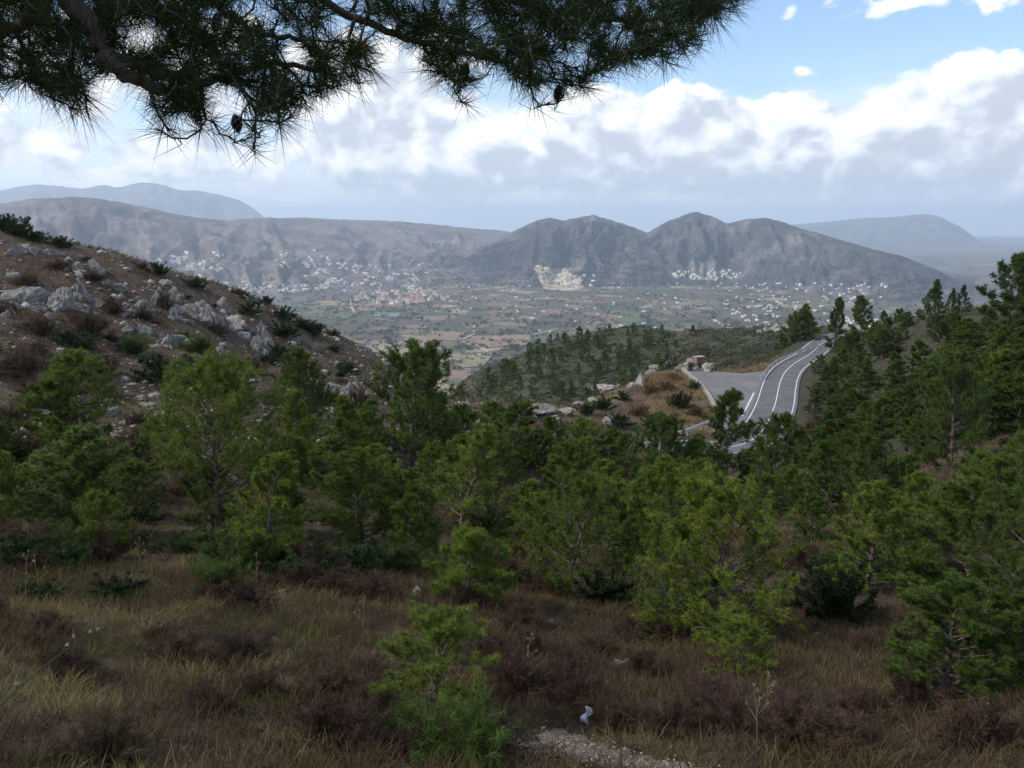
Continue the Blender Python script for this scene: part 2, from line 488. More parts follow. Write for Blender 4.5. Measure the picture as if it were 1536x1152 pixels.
# the terrace that the viewpoint and the old pine stand on
ter = 1 - sstep(1.6, 2.6, Y - 0.25 * np.abs(X) * 0)
ter = ter * (1 - sstep(9, 16, np.hypot(X, Y)))
Z = Z * (1 - ter) + (-1.65 + 0.06 * perlin(X * 0.8, Y * 0.8, 3)) * ter
lumps = np.zeros(D.shape)
for k_, wl in enumerate((55, 23, 9.5, 4.0, 1.7, 0.8)):      # relief at several sizes, each only where the grid can carry it
    lumps += perlin(X / wl + 3.3 * k_, Y / wl, 60 + k_) * wl * (0.02 if wl > 5 else 0.045) * (1 - sstep(wl * 8, wl * 20, D)) * sstep(wl * .25, wl * 1.2, D)
lumps += perlin(X / 90, Y / 90, 71) * 4.0 * sstep(260, 400, D) + fbm(X / 30, Y / 30, 3, 73) * 1.6 * sstep(260, 400, D)
Z0 = Z + lumps * (1 - ter)
# shallow terrace steps on the stony slope
left = sstep(-0.02, -0.16, A) * sstep(50, 66, D) * (1 - sstep(140, 190, D))
Z0 += left * (fbm(X / 7, Y / 7, 4, 5, ridged=True) * 0.55)
sel = (D > 60) & (D < 330) & (np.abs(A) < 0.6)
gap = np.full(D.shape, 1e3); gap[sel] = road_gap(X[sel], Y[sel])
bl = 1 - sstep(1.5, 11.0, gap)
Z = Z0 * (1 - bl) + (ROAD_Z - 0.16) * bl
near = Sheet(azn, dn, Z)
# ground cover weights: stony red soil, dry grass, dark scrub
def near_colors():
    n1 = np.where(D < 40, fbm(X / 1.8, Y / 1.8, 4, 31), np.where(D < 230, fbm(X / 7, Y / 7, 4, 32), fbm(X / 28, Y / 28, 4, 33)))
    n2 = np.where(D < 230, fbm(X / 3, Y / 3, 4, 41), fbm(X / 11, Y / 11, 4, 42))
    soil = np.array([0.085, 0.058, 0.04]); straw = np.array([0.13, 0.098, 0.06]); dark = np.array([0.055, 0.046, 0.028])
    scrub = np.array([0.050, 0.058, 0.026]); red = np.array([0.088, 0.060, 0.042])
    c = soil[None, None] * np.ones(D.shape + (1,))
    def mixin(c, col_, f): return c * (1 - f[..., None]) + np.array(col_) * f[..., None]
    c = mixin(c, straw, sstep(0.0, 0.5, n1) * 0.8)
    c = mixin(c, dark, sstep(0.0, 0.5, -n1) * 0.8)
    c = mixin(c, red, left * sstep(-0.3, 0.4, n2) * 0.8)
    far = sstep(240, 320, D)
    c = mixin(c, scrub, far * 0.9)
    c = mixin(c, [0.10, 0.085, 0.05], far * sstep(0.0, 0.35, n1) * 0.8)
    c = mixin(c, [0.05, 0.04, 0.03], far * sstep(0.05, 0.35, -n2) * 0.5)
    rh = sstep(0.27, 0.33, A) * sstep(85, 105, D)
    c = mixin(c, [0.050, 0.050, 0.027], rh * .85)
    gr = (gap < 25) & (D > 110) & (A < 0.30)
    c = mixin(c, [0.20, 0.135, 0.07], gr * sstep(-0.4, 0.4, n1) * (1 - sstep(8, 25, gap)) * 0.8)
    return c.reshape(-1, 3)
m_, t, b = new_mat('hillside_ground')
a = t.n('ShaderNodeAttribute'); a.attribute_name = 'Col'
p = wpos(t)
n = t.noise(p, 1.3, 8, 0.7); nf = t.noise(p, 14.0, 4, 0.6)
c = t.vm('SCALE', a.outputs['Color'], scale=t.mrange(n, 0.25, 0.75, 0.55, 1.5))
v = t.voro(p, 2.3, detail=2.0)
c = t.mix(t.mrange(v, 0.16, 0.24, 0.55, 0.0), c, (0.30, 0.27, 0.235))
t.l(c, b.inputs['Base Color']); b.inputs['Roughness'].default_value = 0.95
bump(t, b, t.m('ADD', n, t.m('MULTIPLY', nf, 0.3)), 0.8, 0.25)
M['ground'] = m_
nm = near.mesh('hillside', wrap=True)
at_ = nm.color_attributes.new('Col', 'FLOAT_COLOR', 'POINT')
cc = np.ones((len(nm.vertices), 4), np.float32); cc[:, :3] = near_colors(); at_.data.foreach_set('color', cc.ravel())
tag(link('hillside', nm, M['ground']), 'brown stony hillside falling from the viewpoint to the road', kind='structure')

# ------------------------------------------------------------------ valley floor
PLAIN = -380.0
m_, t, b = new_mat('valley_fields')
p = wpos(t)
wn = t.vm('SCALE', t.vm('SUBTRACT', t.noise(p, 0.0016, 3, 0.5, color=True), (0.5, 0.5, 0.5)), scale=420.0)
q = t.vm('ADD', p, wn)
rot = t.n('ShaderNodeMapping'); t.l(q, rot.inputs[0]); rot.inputs['Rotation'].default_value = (0, 0, 0.5); rot.inputs['Scale'].default_value = (1.0, 0.62, 1.0)
vc = t.n('ShaderNodeTexVoronoi'); t.l(rot.outputs[0], vc.inputs['Vector']); vc.inputs['Scale'].default_value = 0.0088; vc.inputs['Randomness'].default_value = 0.9
sepc = t.n('ShaderNodeSeparateColor'); t.l(vc.outputs['Color'], sepc.inputs[0])
fields = t.ramp(sepc.outputs[0], [(0.0, (0.11, 0.078, 0.055)), (0.2, (0.24, 0.165, 0.115)), (0.4, (0.10, 0.09, 0.05)), (0.55, (0.32, 0.25, 0.165)), (0.7, (0.075, 0.082, 0.043)), (0.82, (0.125, 0.135, 0.06)), (0.92, (0.17, 0.11, 0.078))], 'CONSTANT')
big = t.noise(p, 0.0011, 4, 0.55)
fields = t.mix(t.mrange(big, 0.48, 0.66, 0, 0.8), fields, (0.07, 0.072, 0.042))
fine = t.noise(p, 0.028, 4, 0.65)
fields = t.vm('SCALE', fields, scale=t.mrange(fine, 0.3, 0.7, 0.5, 1.2))
# vine and orchard rows
row = t.n('ShaderNodeTexWave'); t.l(rot.outputs[0], row.inputs['Vector']); row.inputs['Scale'].default_value = 0.035; row.inputs['Distortion'].default_value = 1.0
fields = t.mix(t.m('MULTIPLY', t.mrange(row.outputs['Fac'], 0.55, 0.8, 0, 0.5), sepc.outputs[1]), fields, (0.075, 0.08, 0.04))
ed = t.voro(rot.outputs[0], 0.0088, feature='DISTANCE_TO_EDGE', rnd=0.9)
fields = t.mix(t.mrange(ed, 0.02, 0.05, 0.75, 0.0), fields, (0.055, 0.06, 0.035))
t.l(fields, b.inputs['Base Color']); b.inputs['Roughness'].default_value = 1.0
M['fields'] = m_
azp = np.linspace(-math.pi, math.pi, 121)[:-1]
dp = np.concatenate([[300], np.exp(np.linspace(math.log(900), math.log(40000), 90))])
AP, DP = np.meshgrid(azp, dp, indexing='ij')
plain = Sheet(azp, dp, PLAIN + fbm(DP * np.sin(AP) / 1500, DP * np.cos(AP) / 1500, 2, 77) * 7)
tag(link('valley_floor', plain.mesh('valley_floor', wrap=True), M['fields']), 'patchwork of brown and green fields on the valley floor', kind='structure')

# ------------------------------------------------------------------ mountains
def mat_mountain(name, rock, shrub, scale, soil=None, lo=0.44, hi=0.60):
    m_, t, b = new_mat(name)
    p = wpos(t)
    n = t.noise(p, scale, 8, 0.66)
    n2 = t.noise(p, scale * 9, 5, 0.65)
    f = t.mrange(t.m('ADD', n, t.m('MULTIPLY', t.m('SUBTRACT', n2, 0.5), 0.5)), lo, hi)
    c = t.mix(f, rock, shrub)
    if soil:
        c = t.mix(t.mrange(t.noise(p, scale * 2.2, 4, 0.6), 0.55, 0.7, 0, 0.6), c, soil)
    c = t.vm('SCALE', c, scale=t.mrange(n2, 0.3, 0.7, 0.65, 1.35))
    t.l(c, b.inputs['Base Color']); b.inputs['Roughness'].default_value = 1.0
    bump(t, b, n2, 0.35, 25.0)
    return m_

def mountain(name, label, crest, base, mat, na=260, nd=110, spur=1.0, spur_f=26.0, seed=1, concave=1.5, back=1.0, base_z=PLAIN, rough=1.0):
    """crest and base: (photo x, photo y, distance); falls from the crest towards and away from the viewer"""
    ca = np.array([pix(x, y)[0] for x, y, d in crest]); cz = np.array([pix(x, y)[1] * d for x, y, d in crest]); cd = np.array([d for *_, d in crest])
    ba = np.array([pix(x, 400)[0] for x, d in base]); bd = np.array([d for x, d in base])
    az = np.linspace(ca[0], ca[-1], na)
    # smooth the crest between its points
    def sm(y):
        yy = np.interp(az, ca, y); k = 3
        pad = np.pad(yy, k // 2, mode='edge'); return np.convolve(pad, np.ones(k) / k, 'valid')
    zc, dc, db = sm(cz), sm(cd), np.interp(az, ba, bd)
    s = np.concatenate([np.linspace(-0.12, 1, int(nd * .72)), 1 + np.linspace(0.02, 1.3, nd - int(nd * .72))])
    A_, S = np.meshgrid(az, s, indexing='ij')
    dc_, db_, zc_ = dc[:, None], db[:, None], zc[:, None]
    Dm = db_ + (dc_ - db_) * S
    Xm, Ym = Dm * np.sin(A_), Dm * np.cos(A_)
    L = (dc.mean() - db.mean())
    front = np.clip(S, 0, 1) ** concave
    rear_ = np.clip(1 - (np.clip(S, 1, 9) - 1) / (1.1 * back), 0, 1) ** 1.2
    f = np.where(S <= 1, front, rear_)
    wz = fbm(A_ * 9 + seed, S * 1.4, 3, seed + 50) * 0.35
    sp = fbm(A_ * spur_f + wz * 3, S * 1.1 + seed, 4, seed, 0.55, ridged=True)
    det = fbm(Xm / (L * .10), Ym / (L * .10), 4, seed + 9, 0.55, ridged=True)
    env = np.clip(4 * np.clip(S, 0, 1) * (1.02 - np.clip(S, 0, 1)), 0, 1)
    Hh = zc_ - base_z
    Zm = base_z + Hh * f + env * Hh * (0.36 * spur * sp + 0.09 * rough * det) - 0.08 * env * Hh * spur
    Zm += Hh * 0.016 * rough * fbm(A_ * 140, S * 9, 3, seed + 21) * np.clip(S * 2, 0, 1)
    Zm = np.where(S < 0.02, np.minimum(Zm, base_z - 6), Zm)
    Zm[:, -1] = base_z - 30
    edge = np.minimum(np.arange(na), np.arange(na)[::-1])[:, None]
    me_v = np.stack([Xm, Ym, Zm], -1)
    n, m = A_.shape
    I, J = np.meshgrid(np.arange(n - 1), np.arange(m - 1), indexing='ij')
    q_ = np.stack([I * m + J, I * m + J + 1, (I + 1) * m + J + 1, (I + 1) * m + J], -1).reshape(-1, 4)
    me = mesh_np(name, me_v.reshape(-1, 3), q_, smooth=True)
    o = tag(link(name, me, mat), label, kind='structure')
    return dict(az=az, D=Dm, Z=Zm)

def mhit(mt, px, py):
    """first point of a mountain face seen at a photo position"""
    a, t = pix(px, py)
    if a < mt['az'][0] or a > mt['az'][-1]: return None
    i = min(max(int(np.searchsorted(mt['az'], a)) - 1, 0), len(mt['az']) - 2)
    f = (a - mt['az'][i]) / (mt['az'][i + 1] - mt['az'][i])
    zz = mt['Z'][i] * (1 - f) + mt['Z'][i + 1] * f; dd = mt['D'][i] * (1 - f) + mt['D'][i + 1] * f
    tt = zz / dd; ok = tt >= t
    if not ok.any(): return None
    j = int(np.argmax(ok))
    if j == 0: return None
    k = (t - tt[j - 1]) / max(tt[j] - tt[j - 1], 1e-9)
    d = dd[j - 1] + (dd[j] - dd[j - 1]) * k
    return Vector((d * math.sin(a), d * math.cos(a), d * t))

M['hill_bare'] = mat_mountain('bare_hill', (0.19, 0.155, 0.14), (0.085, 0.076, 0.062), 0.0032, (0.13, 0.10, 0.085))
M['hill_green'] = mat_mountain('scrub_mountain', (0.18, 0.155, 0.14), (0.044, 0.047, 0.040), 0.0034, (0.09, 0.075, 0.065), 0.34, 0.52)
M['hill_far'] = mat_mountain('far_mountain', (0.15, 0.14, 0.13), (0.075, 0.08, 0.065), 0.0012)

far_l = mountain('far_mountain', 'hazy blue mountain chain far behind the bare hill',
    [(-700,330,23460),(-420,300,23460),(-200,290,22770),(-60,292,22770),(0,287,22080),(30,280,22080),(60,277,22080),(95,281,22080),(125,284,22080),(150,278,21390),(180,282,21390),(210,274,21390),(240,277,21390),(270,286,20700),(300,287,20700),(330,293,20700),(360,301,20700),(385,316,20700),(397,327,20700),(420,352,20700),(450,380,20700)],
    [(-700,17000),(450,17000)], M['hill_far'], 220, 60, 0.7, 40, 3, 0.9, rough=.5)
far_r = mountain('far_mountain', 'broad pale blue mountain far behind the peaked ridge',
    [(1090,372,20700),(1140,350,20700),(1190,337,20700),(1240,333,20700),(1300,327,20010),(1340,326,20010),(1390,321,20010),(1412,326,20010),(1440,340,20010),(1462,356,20010),(1480,366,20010),(1536,372,20010),(1620,374,20010),(1760,350,20700),(1960,340,20700),(2200,380,20700)],
    [(1090,15500),(2200,15500)], M['hill_far'], 200, 60, 0.8, 30, 5, 1.0)
mid_r = mountain('hill_ridge', 'low hazy ridge between the peaked ridge and the far mountain',
    [(1240,420,10500),(1300,402,10500),(1350,386,10500),(1385,383,10500),(1420,392,10500),(1480,398,10500),(1536,401,10500),(1620,398,10500),(1760,385,10500),(2000,380,10500),(2200,420,10500)],
    [(1240,8000),(2200,8000)], M['hill_far'], 160, 60, 0.9, 34, 8, 1.2)
hill_l = mountain('rocky_hill', 'long bare grey hill behind the scattered white town',
    [(-760,380,6400),(-500,330,6400),(-250,318,6400),(-60,313,6500),(0,306,6500),(50,300,6500),(110,296,6500),(150,300,6600),(200,308,6700),(250,319,6800),(300,328,7000),(340,331,7300),(400,327,7700),(450,327,8000),(520,330,8300),(600,333,8600),(650,337,8700),(700,342,8800),(760,347,8900),(800,362,8900),(860,395,8900),(900,420,8900)],
    [(-760,3600),(0,3700),(200,4000),(450,4500),(560,5000),(660,5800),(760,6300),(900,6800)], M['hill_bare'], 380, 130, 0.75, 15, 12, 1.75)
ridge = mountain('mountain_ridge', 'dark scrubby mountain ridge with several rounded peaks',
    [(560,430,6900),(640,392,7000),(700,378,7000),(750,358,7000),(770,348,7000),(800,334,7000),(825,327,7000),(845,332,7000),(870,327,7000),(890,324,7000),(915,329,7000),(945,341,7000),(972,350,7000),(1000,333,7100),(1020,326,7100),(1045,318,7100),(1065,325,7100),(1090,336,7000),(1120,330,6900),(1150,327,6800),(1175,333,6700),(1200,344,6600),(1250,357,6400),(1300,372,6200),(1350,384,6100),(1400,402,6000),(1440,422,6000),(1480,444,6000),(1540,480,6000)],
    [(560,6300),(700,5900),(800,5450),(900,5500),(1000,5700),(1100,5700),(1200,5300),(1300,4900),(1400,4600),(1540,4500)], M['hill_green'], 380, 120, 1.15, 24, 17, 1.35)

# ------------------------------------------------------------------ unseen clouds, added so that near hills, ridge and fields lie in shade
cm_, t, b = new_mat('cloud_white')
b.inputs['Base Color'].default_value = (0.85, 0.86, 0.88, 1); b.inputs['Roughness'].default_value = 1.0
trl = t.n('ShaderNodeBsdfTranslucent'); trl.inputs[0].default_value = (0.8, 0.82, 0.86, 1)
mxs = t.n('ShaderNodeMixShader'); mxs.inputs[0].default_value = 0.25
t.l(b.outputs[0], mxs.inputs[1]); t.l(trl.outputs[0], mxs.inputs[2])
tsp = t.n('ShaderNodeBsdfTransparent'); mx_t = t.n('ShaderNodeMixShader'); mx_t.inputs[0].default_value = 0.94
t.l(mxs.outputs[0], mx_t.inputs[1]); t.l(tsp.outputs[0], mx_t.inputs[2]); t.l(mx_t.outputs[0], cm_.node_tree.nodes['Material Output'].inputs[0])
def cloud(centre, rx, ry, n, seed, label):
    bm = bmesh.new(); rc = random.Random(seed)
    for k in range(n):
        a_ = rc.uniform(0, 6.28); q_ = rc.random() ** .5
        c_ = Vector((math.cos(a_) * q_ * rx, math.sin(a_) * q_ * ry, 0)); s_ = (.33 - .15 * q_) * rx * rc.uniform(.75, 1.25)
        new = bmesh.ops.create_icosphere(bm, subdivisions=3, radius=1.0)['verts']
        for v_ in new:
            n_v = v_.co.normalized(); k_ = 1 + .30 * mnoise.fractal(n_v * 1.6 + Vector((k * 7.3, 0, 0)), .8, 2.1, 4)
            p_ = n_v * k_ * s_; p_.z = max(p_.z, -.22 * s_) * .9
            v_.co = c_ + p_
    cme = bpy.data.meshes.new('cloud'); bm.to_mesh(cme); bm.free()
    for p_ in cme.polygons: p_.use_smooth = True
    tag(link('cloud', cme, cm_, None, centre), label, kind='structure')
cloud(Vector((-1400, -60, 1330)), 640, 640, 24, 4, 'thin white cloud out of view, set to shade the near hills')
SDIR = Vector((math.cos(SUN_EL) * math.sin(SUN_AZ), math.cos(SUN_EL) * math.cos(SUN_AZ), math.sin(SUN_EL)))
for (px_, d_), rx_, ry_, n_c, lb_ in (((1430, 5700), 800, 1100, 50, 'thin cloud added out of view to darken the low end of the ridge'), ((740, 6600), 650, 800, 40, 'small thin cloud added out of view to shade the saddle between hill and ridge'), ((1000, 3300), 420, 380, 26, 'small thin cloud added out of view to shade part of the valley fields')):
    g0 = at(px_, 400, d_); g0.z = -200
    cloud(g0 + SDIR * ((4000 - g0.z) / SDIR.z), rx_, ry_, n_c, n_c, lb_)

# ------------------------------------------------------------------ haze
hm = bpy.data.materials.new('haze_air'); hm.use_nodes = True
ht = hm.node_tree; ht.nodes.clear()
ho = ht.nodes.new('ShaderNodeOutputMaterial'); hv = ht.nodes.new('ShaderNodeVolumePrincipled')
HAZE = 6.2e-5
hv.inputs['Color'].default_value = (0.71, 0.84, 1.0, 1); hv.inputs['Density'].default_value = HAZE; hv.inputs['Anisotropy'].default_value = 0.2
ht.links.new(hv.outputs[0], ho.inputs['Volume'])
hb = bmesh.new(); bmesh.ops.create_cube(hb, size=1.0)
for v_ in hb.verts: v_.co = Vector((v_.co.x * 90000, v_.co.y * 90000, -425 if v_.co.z < 0 else 880))
hme = bpy.data.meshes.new('haze'); hb.to_mesh(hme); hb.free()
tag(link('haze', hme, hm), 'thin blue haze filling the valley air', kind='stuff')

# ------------------------------------------------------------------ rock shapes
def rock_mesh(name, seed, sub=3, flat=0.7, planes=10, rough=0.16, elong=1.3):
    r = random.Random(seed)
    bm = bmesh.new(); bmesh.ops.create_icosphere(bm, subdivisions=sub, radius=1.0)
    pl = []
    for _ in range(planes):
        v = Vector((r.gauss(0, 1), r.gauss(0, 1), r.gauss(0, 1))).normalized()
        pl.append((v, r.uniform(0.45, 0.95)))
    off_ = Vector((r.uniform(-50, 50), r.uniform(-50, 50), 0))
    for v in bm.verts:
        n = v.co.normalized()
        rad = 1.15
        for pn, h in pl:
            dd = n.dot(pn)
            if dd > 0.05: rad = min(rad, h / dd)
        rad *= 1 + rough * mnoise.fractal(n * 2.2 + off_, 0.9, 2.1, 4) + 0.5 * rough * mnoise.noise(n * 6 + off_) - 0.9 * rough * max(0, 0.16 - abs(mnoise.noise(n * 2.6 + off_ * 1.7))) / 0.16
        v.co = Vector((n.x * rad * elong, n.y * rad, n.z * rad * flat))
    me = bpy.data.meshes.new(name); bm.to_mesh(me); bm.free()
    return me
ROCKS = [rock_mesh('boulder', s, 4, 0.75 + 0.1 * (s % 3), elong=1.0 + 0.25 * (s % 3)) for s in range(6)]
SLABS = [rock_mesh('slab', 40 + s, 4, 1.1, 9, 0.18, 0.85) for s in range(5)]
for me in ROCKS + SLABS: me.materials.append(M['rock'])
WROCKS = [me.copy() for me in ROCKS]
for me in WROCKS: me.materials[0] = M['rock_white']

def low_rocks(n, pos, size, seed, colr, colv=0.2):
    """many small angular stones as one mesh"""
    r = np.random.default_rng(seed)
    bm = bmesh.new(); bmesh.ops.create_icosphere(bm, subdivisions=1, radius=1.0)
    bv = np.array([v.co[:] for v in bm.verts]); bf = np.array([[v.index for v in f.verts] for f in bm.faces]); bm.free()
    nv = len(bv)
    V = bv[None] * r.uniform(0.6, 1.25, (n, nv, 1))
    V = V * np.stack([r.uniform(.7, 1.4, n), r.uniform(.7, 1.2, n), r.uniform(.4, .9, n)], -1)[:, None]
    a = r.uniform(0, 6.28, n); ca, sa = np.cos(a)[:, None], np.sin(a)[:, None]
    V = np.stack([V[..., 0] * ca - V[..., 1] * sa, V[..., 0] * sa + V[..., 1] * ca, V[..., 2]], -1) * size[:, None, None] + pos[:, None]
    Fc = bf[None] + (np.arange(n) * nv)[:, None, None]
    c = np.array(colr)[None, None] * (1 + r.uniform(-colv, colv, (n, 1, 1))) * np.ones((n, nv, 1))
    return V.reshape(-1, 3), Fc.reshape(-1, 3), c.reshape(-1, 3)

# ------------------------------------------------------------------ plants
def unit(v): return v / np.maximum(np.linalg.norm(v, axis=-1, keepdims=True), 1e-9)

def blades(base, dirn, length, width, r, colors, droop=0.0, seg=1, side=None):
    """thin tapered blades; base, dirn (n,3); returns verts, tri faces, colours"""
    n = len(base)
    if side is None: side = unit(np.cross(dirn, unit(r.normal(size=(n, 3)))))
    w2 = (side * (width * 0.5)[:, None])
    if seg == 1:
        tip = base + dirn * length[:, None]; tip[:, 2] -= droop * length
        V = np.stack([base - w2, base + w2, tip], 1)
        Fc = np.arange(n * 3).reshape(n, 3)
        C = np.repeat(colors[:, None], 3, 1)
    else:
        mid = base + dirn * (length * 0.55)[:, None]; mid[:, 2] -= droop * length * 0.2
        tip = base + dirn * length[:, None]; tip[:, 2] -= droop * length
        V = np.stack([base - w2, base + w2, mid + w2 * .75, mid - w2 * .75, tip], 1)
        k = (np.arange(n) * 5)[:, None, None]
        Fc = (np.array([[0, 1, 2], [0, 2, 3], [3, 2, 4]])[None] + k).reshape(-1, 3)
        C = np.repeat(colors[:, None], 5, 1)
    return V.reshape(-1, 3), Fc.reshape(-1, 3), C.reshape(-1, 3)

def tubes(paths, sides=5):
    """list of (points (k,3), radii (k)) -> one mesh's arrays"""
    V, Fc, o = [], [], 0
    for pts, rad in paths:
        pts = np.asarray(pts, float); k = len(pts)
        tan = unit(np.gradient(pts, axis=0))
        ref = np.array([0.31, 0.17, 0.94]) if abs(tan[0][2]) < 0.9 else np.array([1.0, 0.1, 0.0])
        s1 = unit(np.cross(tan, ref)); s2 = np.cross(tan, s1)
        a = np.arange(sides) / sides * 2 * np.pi
        ring = pts[:, None] + (s1[:, None] * np.cos(a)[None, :, None] + s2[:, None] * np.sin(a)[None, :, None]) * np.asarray(rad)[:, None, None]
        V.append(ring.reshape(-1, 3))
        I, J = np.meshgrid(np.arange(k - 1), np.arange(sides), indexing='ij')
        J2 = (J + 1) % sides
        Fc.append((np.stack([I * sides + J, I * sides + J2, (I + 1) * sides + J2, (I + 1) * sides + J], -1) + o).reshape(-1, 4))
        o += k * sides
    return np.concatenate(V), np.concatenate(Fc)

def curve_pts(p0, dirn, length, n, r, bend, up):
    pts = [np.array(p0, float)]; d = np.array(dirn, float)
    for i in range(n):
        d = d + r.normal(size=3) * bend; d[2] += up; d = d / np.linalg.norm(d)
        pts.append(pts[-1] + d * length / n)
    return np.array(pts)

m_, t, b = new_mat('pine_bark')
tcn = t.n('ShaderNodeTexCoord')
nb = t.noise(t.vm('MULTIPLY', tcn.outputs['Object'], (1, 1, .4)), 22, 6, 0.7)
c = t.ramp(nb, [(0.3, (0.055, 0.042, 0.035)), (0.55, (0.16, 0.125, 0.10)), (0.75, (0.27, 0.235, 0.20))])
t.l(c, b.inputs['Base Color']); bump(t, b, nb, 0.9, 0.02)
M['bark'] = m_
M['needles'] = mat_foliage('pine_needles', 0.30, 0.55)
M['leaves'] = mat_foliage('shrub_leaves', 0.30, 0.6)
M['grass'] = mat_foliage('dry_grass', 0.25, 0.8)
M['twig'] = mat_attr('dry_twigs', 0.9)

GREEN = np.array([0.138, 0.172, 0.034])

def make_pine(seed, H=4.0, Rr=1.35, levels=30, per=1, shoots=7, tuft_n=14, nlen=0.14, nw=0.013, low=0.10, shape='round', open_=0.0, tufts_per=3):
    """young Aleppo pine: trunk with curved limbs, shoots and needle tufts"""
    r = np.random.default_rng(seed)
    wood = []
    tr = curve_pts((0, 0, -0.15), (r.normal() * .05, r.normal() * .05, 1), H * 1.0, 9, r, 0.05, 0.03)
    tr = tr * np.array([1, 1, H / (tr[-1, 2])])
    rad0 = 0.018 * H + 0.015
    wood.append((tr, np.linspace(rad0, 0.006, len(tr))))
    tb, td, tl = [], [], []       # tufts: place, direction, size
    def at_h(z):
        i = np.clip(np.searchsorted(tr[:, 2], z), 1, len(tr) - 1)
        f = (z - tr[i - 1, 2]) / (tr[i, 2] - tr[i - 1, 2]); return tr[i - 1] * (1 - f) + tr[i] * f
    az = r.uniform(0, 6.28)
    for i in range(levels):
        h = low + (0.97 - low) * ((i + r.uniform(-.3, .3)) / levels) ** 1.15
        h = float(np.clip(h, low * .8, 0.985))
        for _ in range(per):
            az += 2.4 + r.normal() * 0.35
            if shape == 'round': prof = (1 - h ** 2.2) ** 0.75 * (0.72 + 0.45 * min(1, h / 0.35))
            elif shape == 'cone': prof = (1 - h) ** 0.8 * 1.25 + 0.06
            else: prof = 0.35 + 0.9 * math.sin(math.pi * min(1, h * 0.95 + .12)) ** 0.8
            L = Rr * prof * r.uniform(0.86, 1.06)
            if r.random() < open_: continue
            el = R(-6 + 74 * h ** 0.9) + r.normal() * .12
            d = np.array([math.cos(az) * math.cos(el), math.sin(az) * math.cos(el), math.sin(el)])
            p0 = at_h(h * H)
            br = curve_pts(p0, d, L, 6, r, 0.10, 0.10)
            wood.append((br, np.linspace(max(0.008, rad0 * .38 * (1 - h * .6)), 0.004, len(br))))
            ns = max(3, int(shoots * (0.4 + 0.6 * L / Rr)))
            for k in range(ns):
                f = 0.26 + 0.74 * (k + r.uniform(0, 1)) / ns
                q = f * 6; j = min(int(q), 5); bp = br[j] * (1 - (q - j)) + br[j + 1] * (q - j)
                bd = unit(br[j + 1] - br[j])
                sdv = unit(bd * 0.7 + r.normal(size=3) * 0.6 + np.array([0, 0, 0.7]))
                sl = L * r.uniform(0.14, 0.34) * (1.15 - 0.5 * f) + 0.05
                wood.append((np.array([bp, bp + sdv * sl]), np.array([0.006, 0.003])))
                for q_ in range(tufts_per):
                    ff = 0.35 + 0.65 * (q_ + r.uniform(.3, 1)) / tufts_per
                    tb.append(bp + sdv * sl * ff + r.normal(size=3) * 0.02 * H / 4); td.append(unit(sdv + r.normal(size=3) * .35 + np.array([0, 0, .45])))
            tb.append(br[-1]); td.append(unit(br[-1] - br[-2]))
    tb.append(tr[-1]); td.append(np.array([0, 0, 1.0]))
    tb = np.array(tb); td = np.array(td); nt = len(tb)
    tone = r.uniform(0.74, 1.28, nt)
    yel = np.clip(r.normal(0, 1, nt), -1.5, 2)
    tc_ = GREEN[None] * tone[:, None] * (1 + np.stack([0.16 * yel, 0.06 * yel, -0.10 * yel], -1))
    base = np.repeat(tb, tuft_n, 0); dd = np.repeat(td, tuft_n, 0)
    nd_ = unit(dd * 0.75 + unit(r.normal(size=dd.shape)) * 0.95)
    ln = nlen * r.uniform(0.65, 1.15, len(base))
    cl = np.repeat(tc_, tuft_n, 0) * r.uniform(0.85, 1.15, (len(base), 1))
    dead = r.random(len(base)) < 0.02
    cl[dead] = np.array([0.14, 0.085, 0.04])
    V, Fc, C = blades(base, nd_, ln, np.full(len(base), nw), r, cl, droop=0.06)
    wv_, wf_ = tubes(wood, 5 if H > 1 else 4)
    tm = mesh_np('trunk', wv_, wf_, smooth=True); tm.materials.append(M['bark'])
    cm = mesh_np('crown', V, Fc, C); cm.materials.append(M['needles'])
    return tm, cm, H, Rr

PINE_A = [make_pine(100 + i, 4.0, 1.35 + 0.15 * (i % 3), 50, 1, 14, 15, 0.165, 0.024, 0.03 + 0.02 * (i % 3), ('round', 'bush', 'round')[i % 3], 0.05 * (i % 2), tufts_per=4) for i in range(6)]
PINE_A.append(make_pine(131, 4.2, 1.9, 48, 1, 14, 15, 0.16, 0.018, 0.27, 'bush', 0.0, tufts_per=4))      # 6: broad crown over a bare stem
PINE_A.append(make_pine(132, 4.0, 1.4, 36, 1, 11, 15, 0.16, 0.017, 0.16, 'cone', 0.10, tufts_per=4))     # 7: thin, stem showing
PINE_F = [make_pine(150, 4.2, 1.9, 46, 1, 15, 36, 0.125, 0.0125, 0.05, 'bush', 0.0, tufts_per=4), make_pine(151, 4.0, 1.45, 46, 1, 15, 34, 0.125, 0.0125, 0.02, 'round', 0.0, tufts_per=4)]   # fine needled, for the nearest
PINE_B = [make_pine(200 + i, 5.0, 1.45 + 0.25 * (i % 3), 34, 1, 8, 12, 0.34, 0.072, 0.02, ('round', 'cone', 'round')[i % 3], 0.05, tufts_per=3) for i in range(5)]
PINE_C = [make_pine(300 + i, 5.0, 1.6 + 0.3 * (i % 3), 16, 1, 3, 8, 0.80, 0.22, 0.04, ('round', 'cone')[i % 2], 0.0, tufts_per=2) for i in range(4)]
PINE_NEAR = [make_pine(401, 2.0, 0.75, 30, 1, 12, 40, 0.105, 0.0060, 0.08, 'bush', 0.08, tufts_per=3),
             make_pine(402, 1.5, 0.85, 32, 1, 12, 40, 0.13, 0.0075, 0.03, 'round', 0.0, tufts_per=3)]

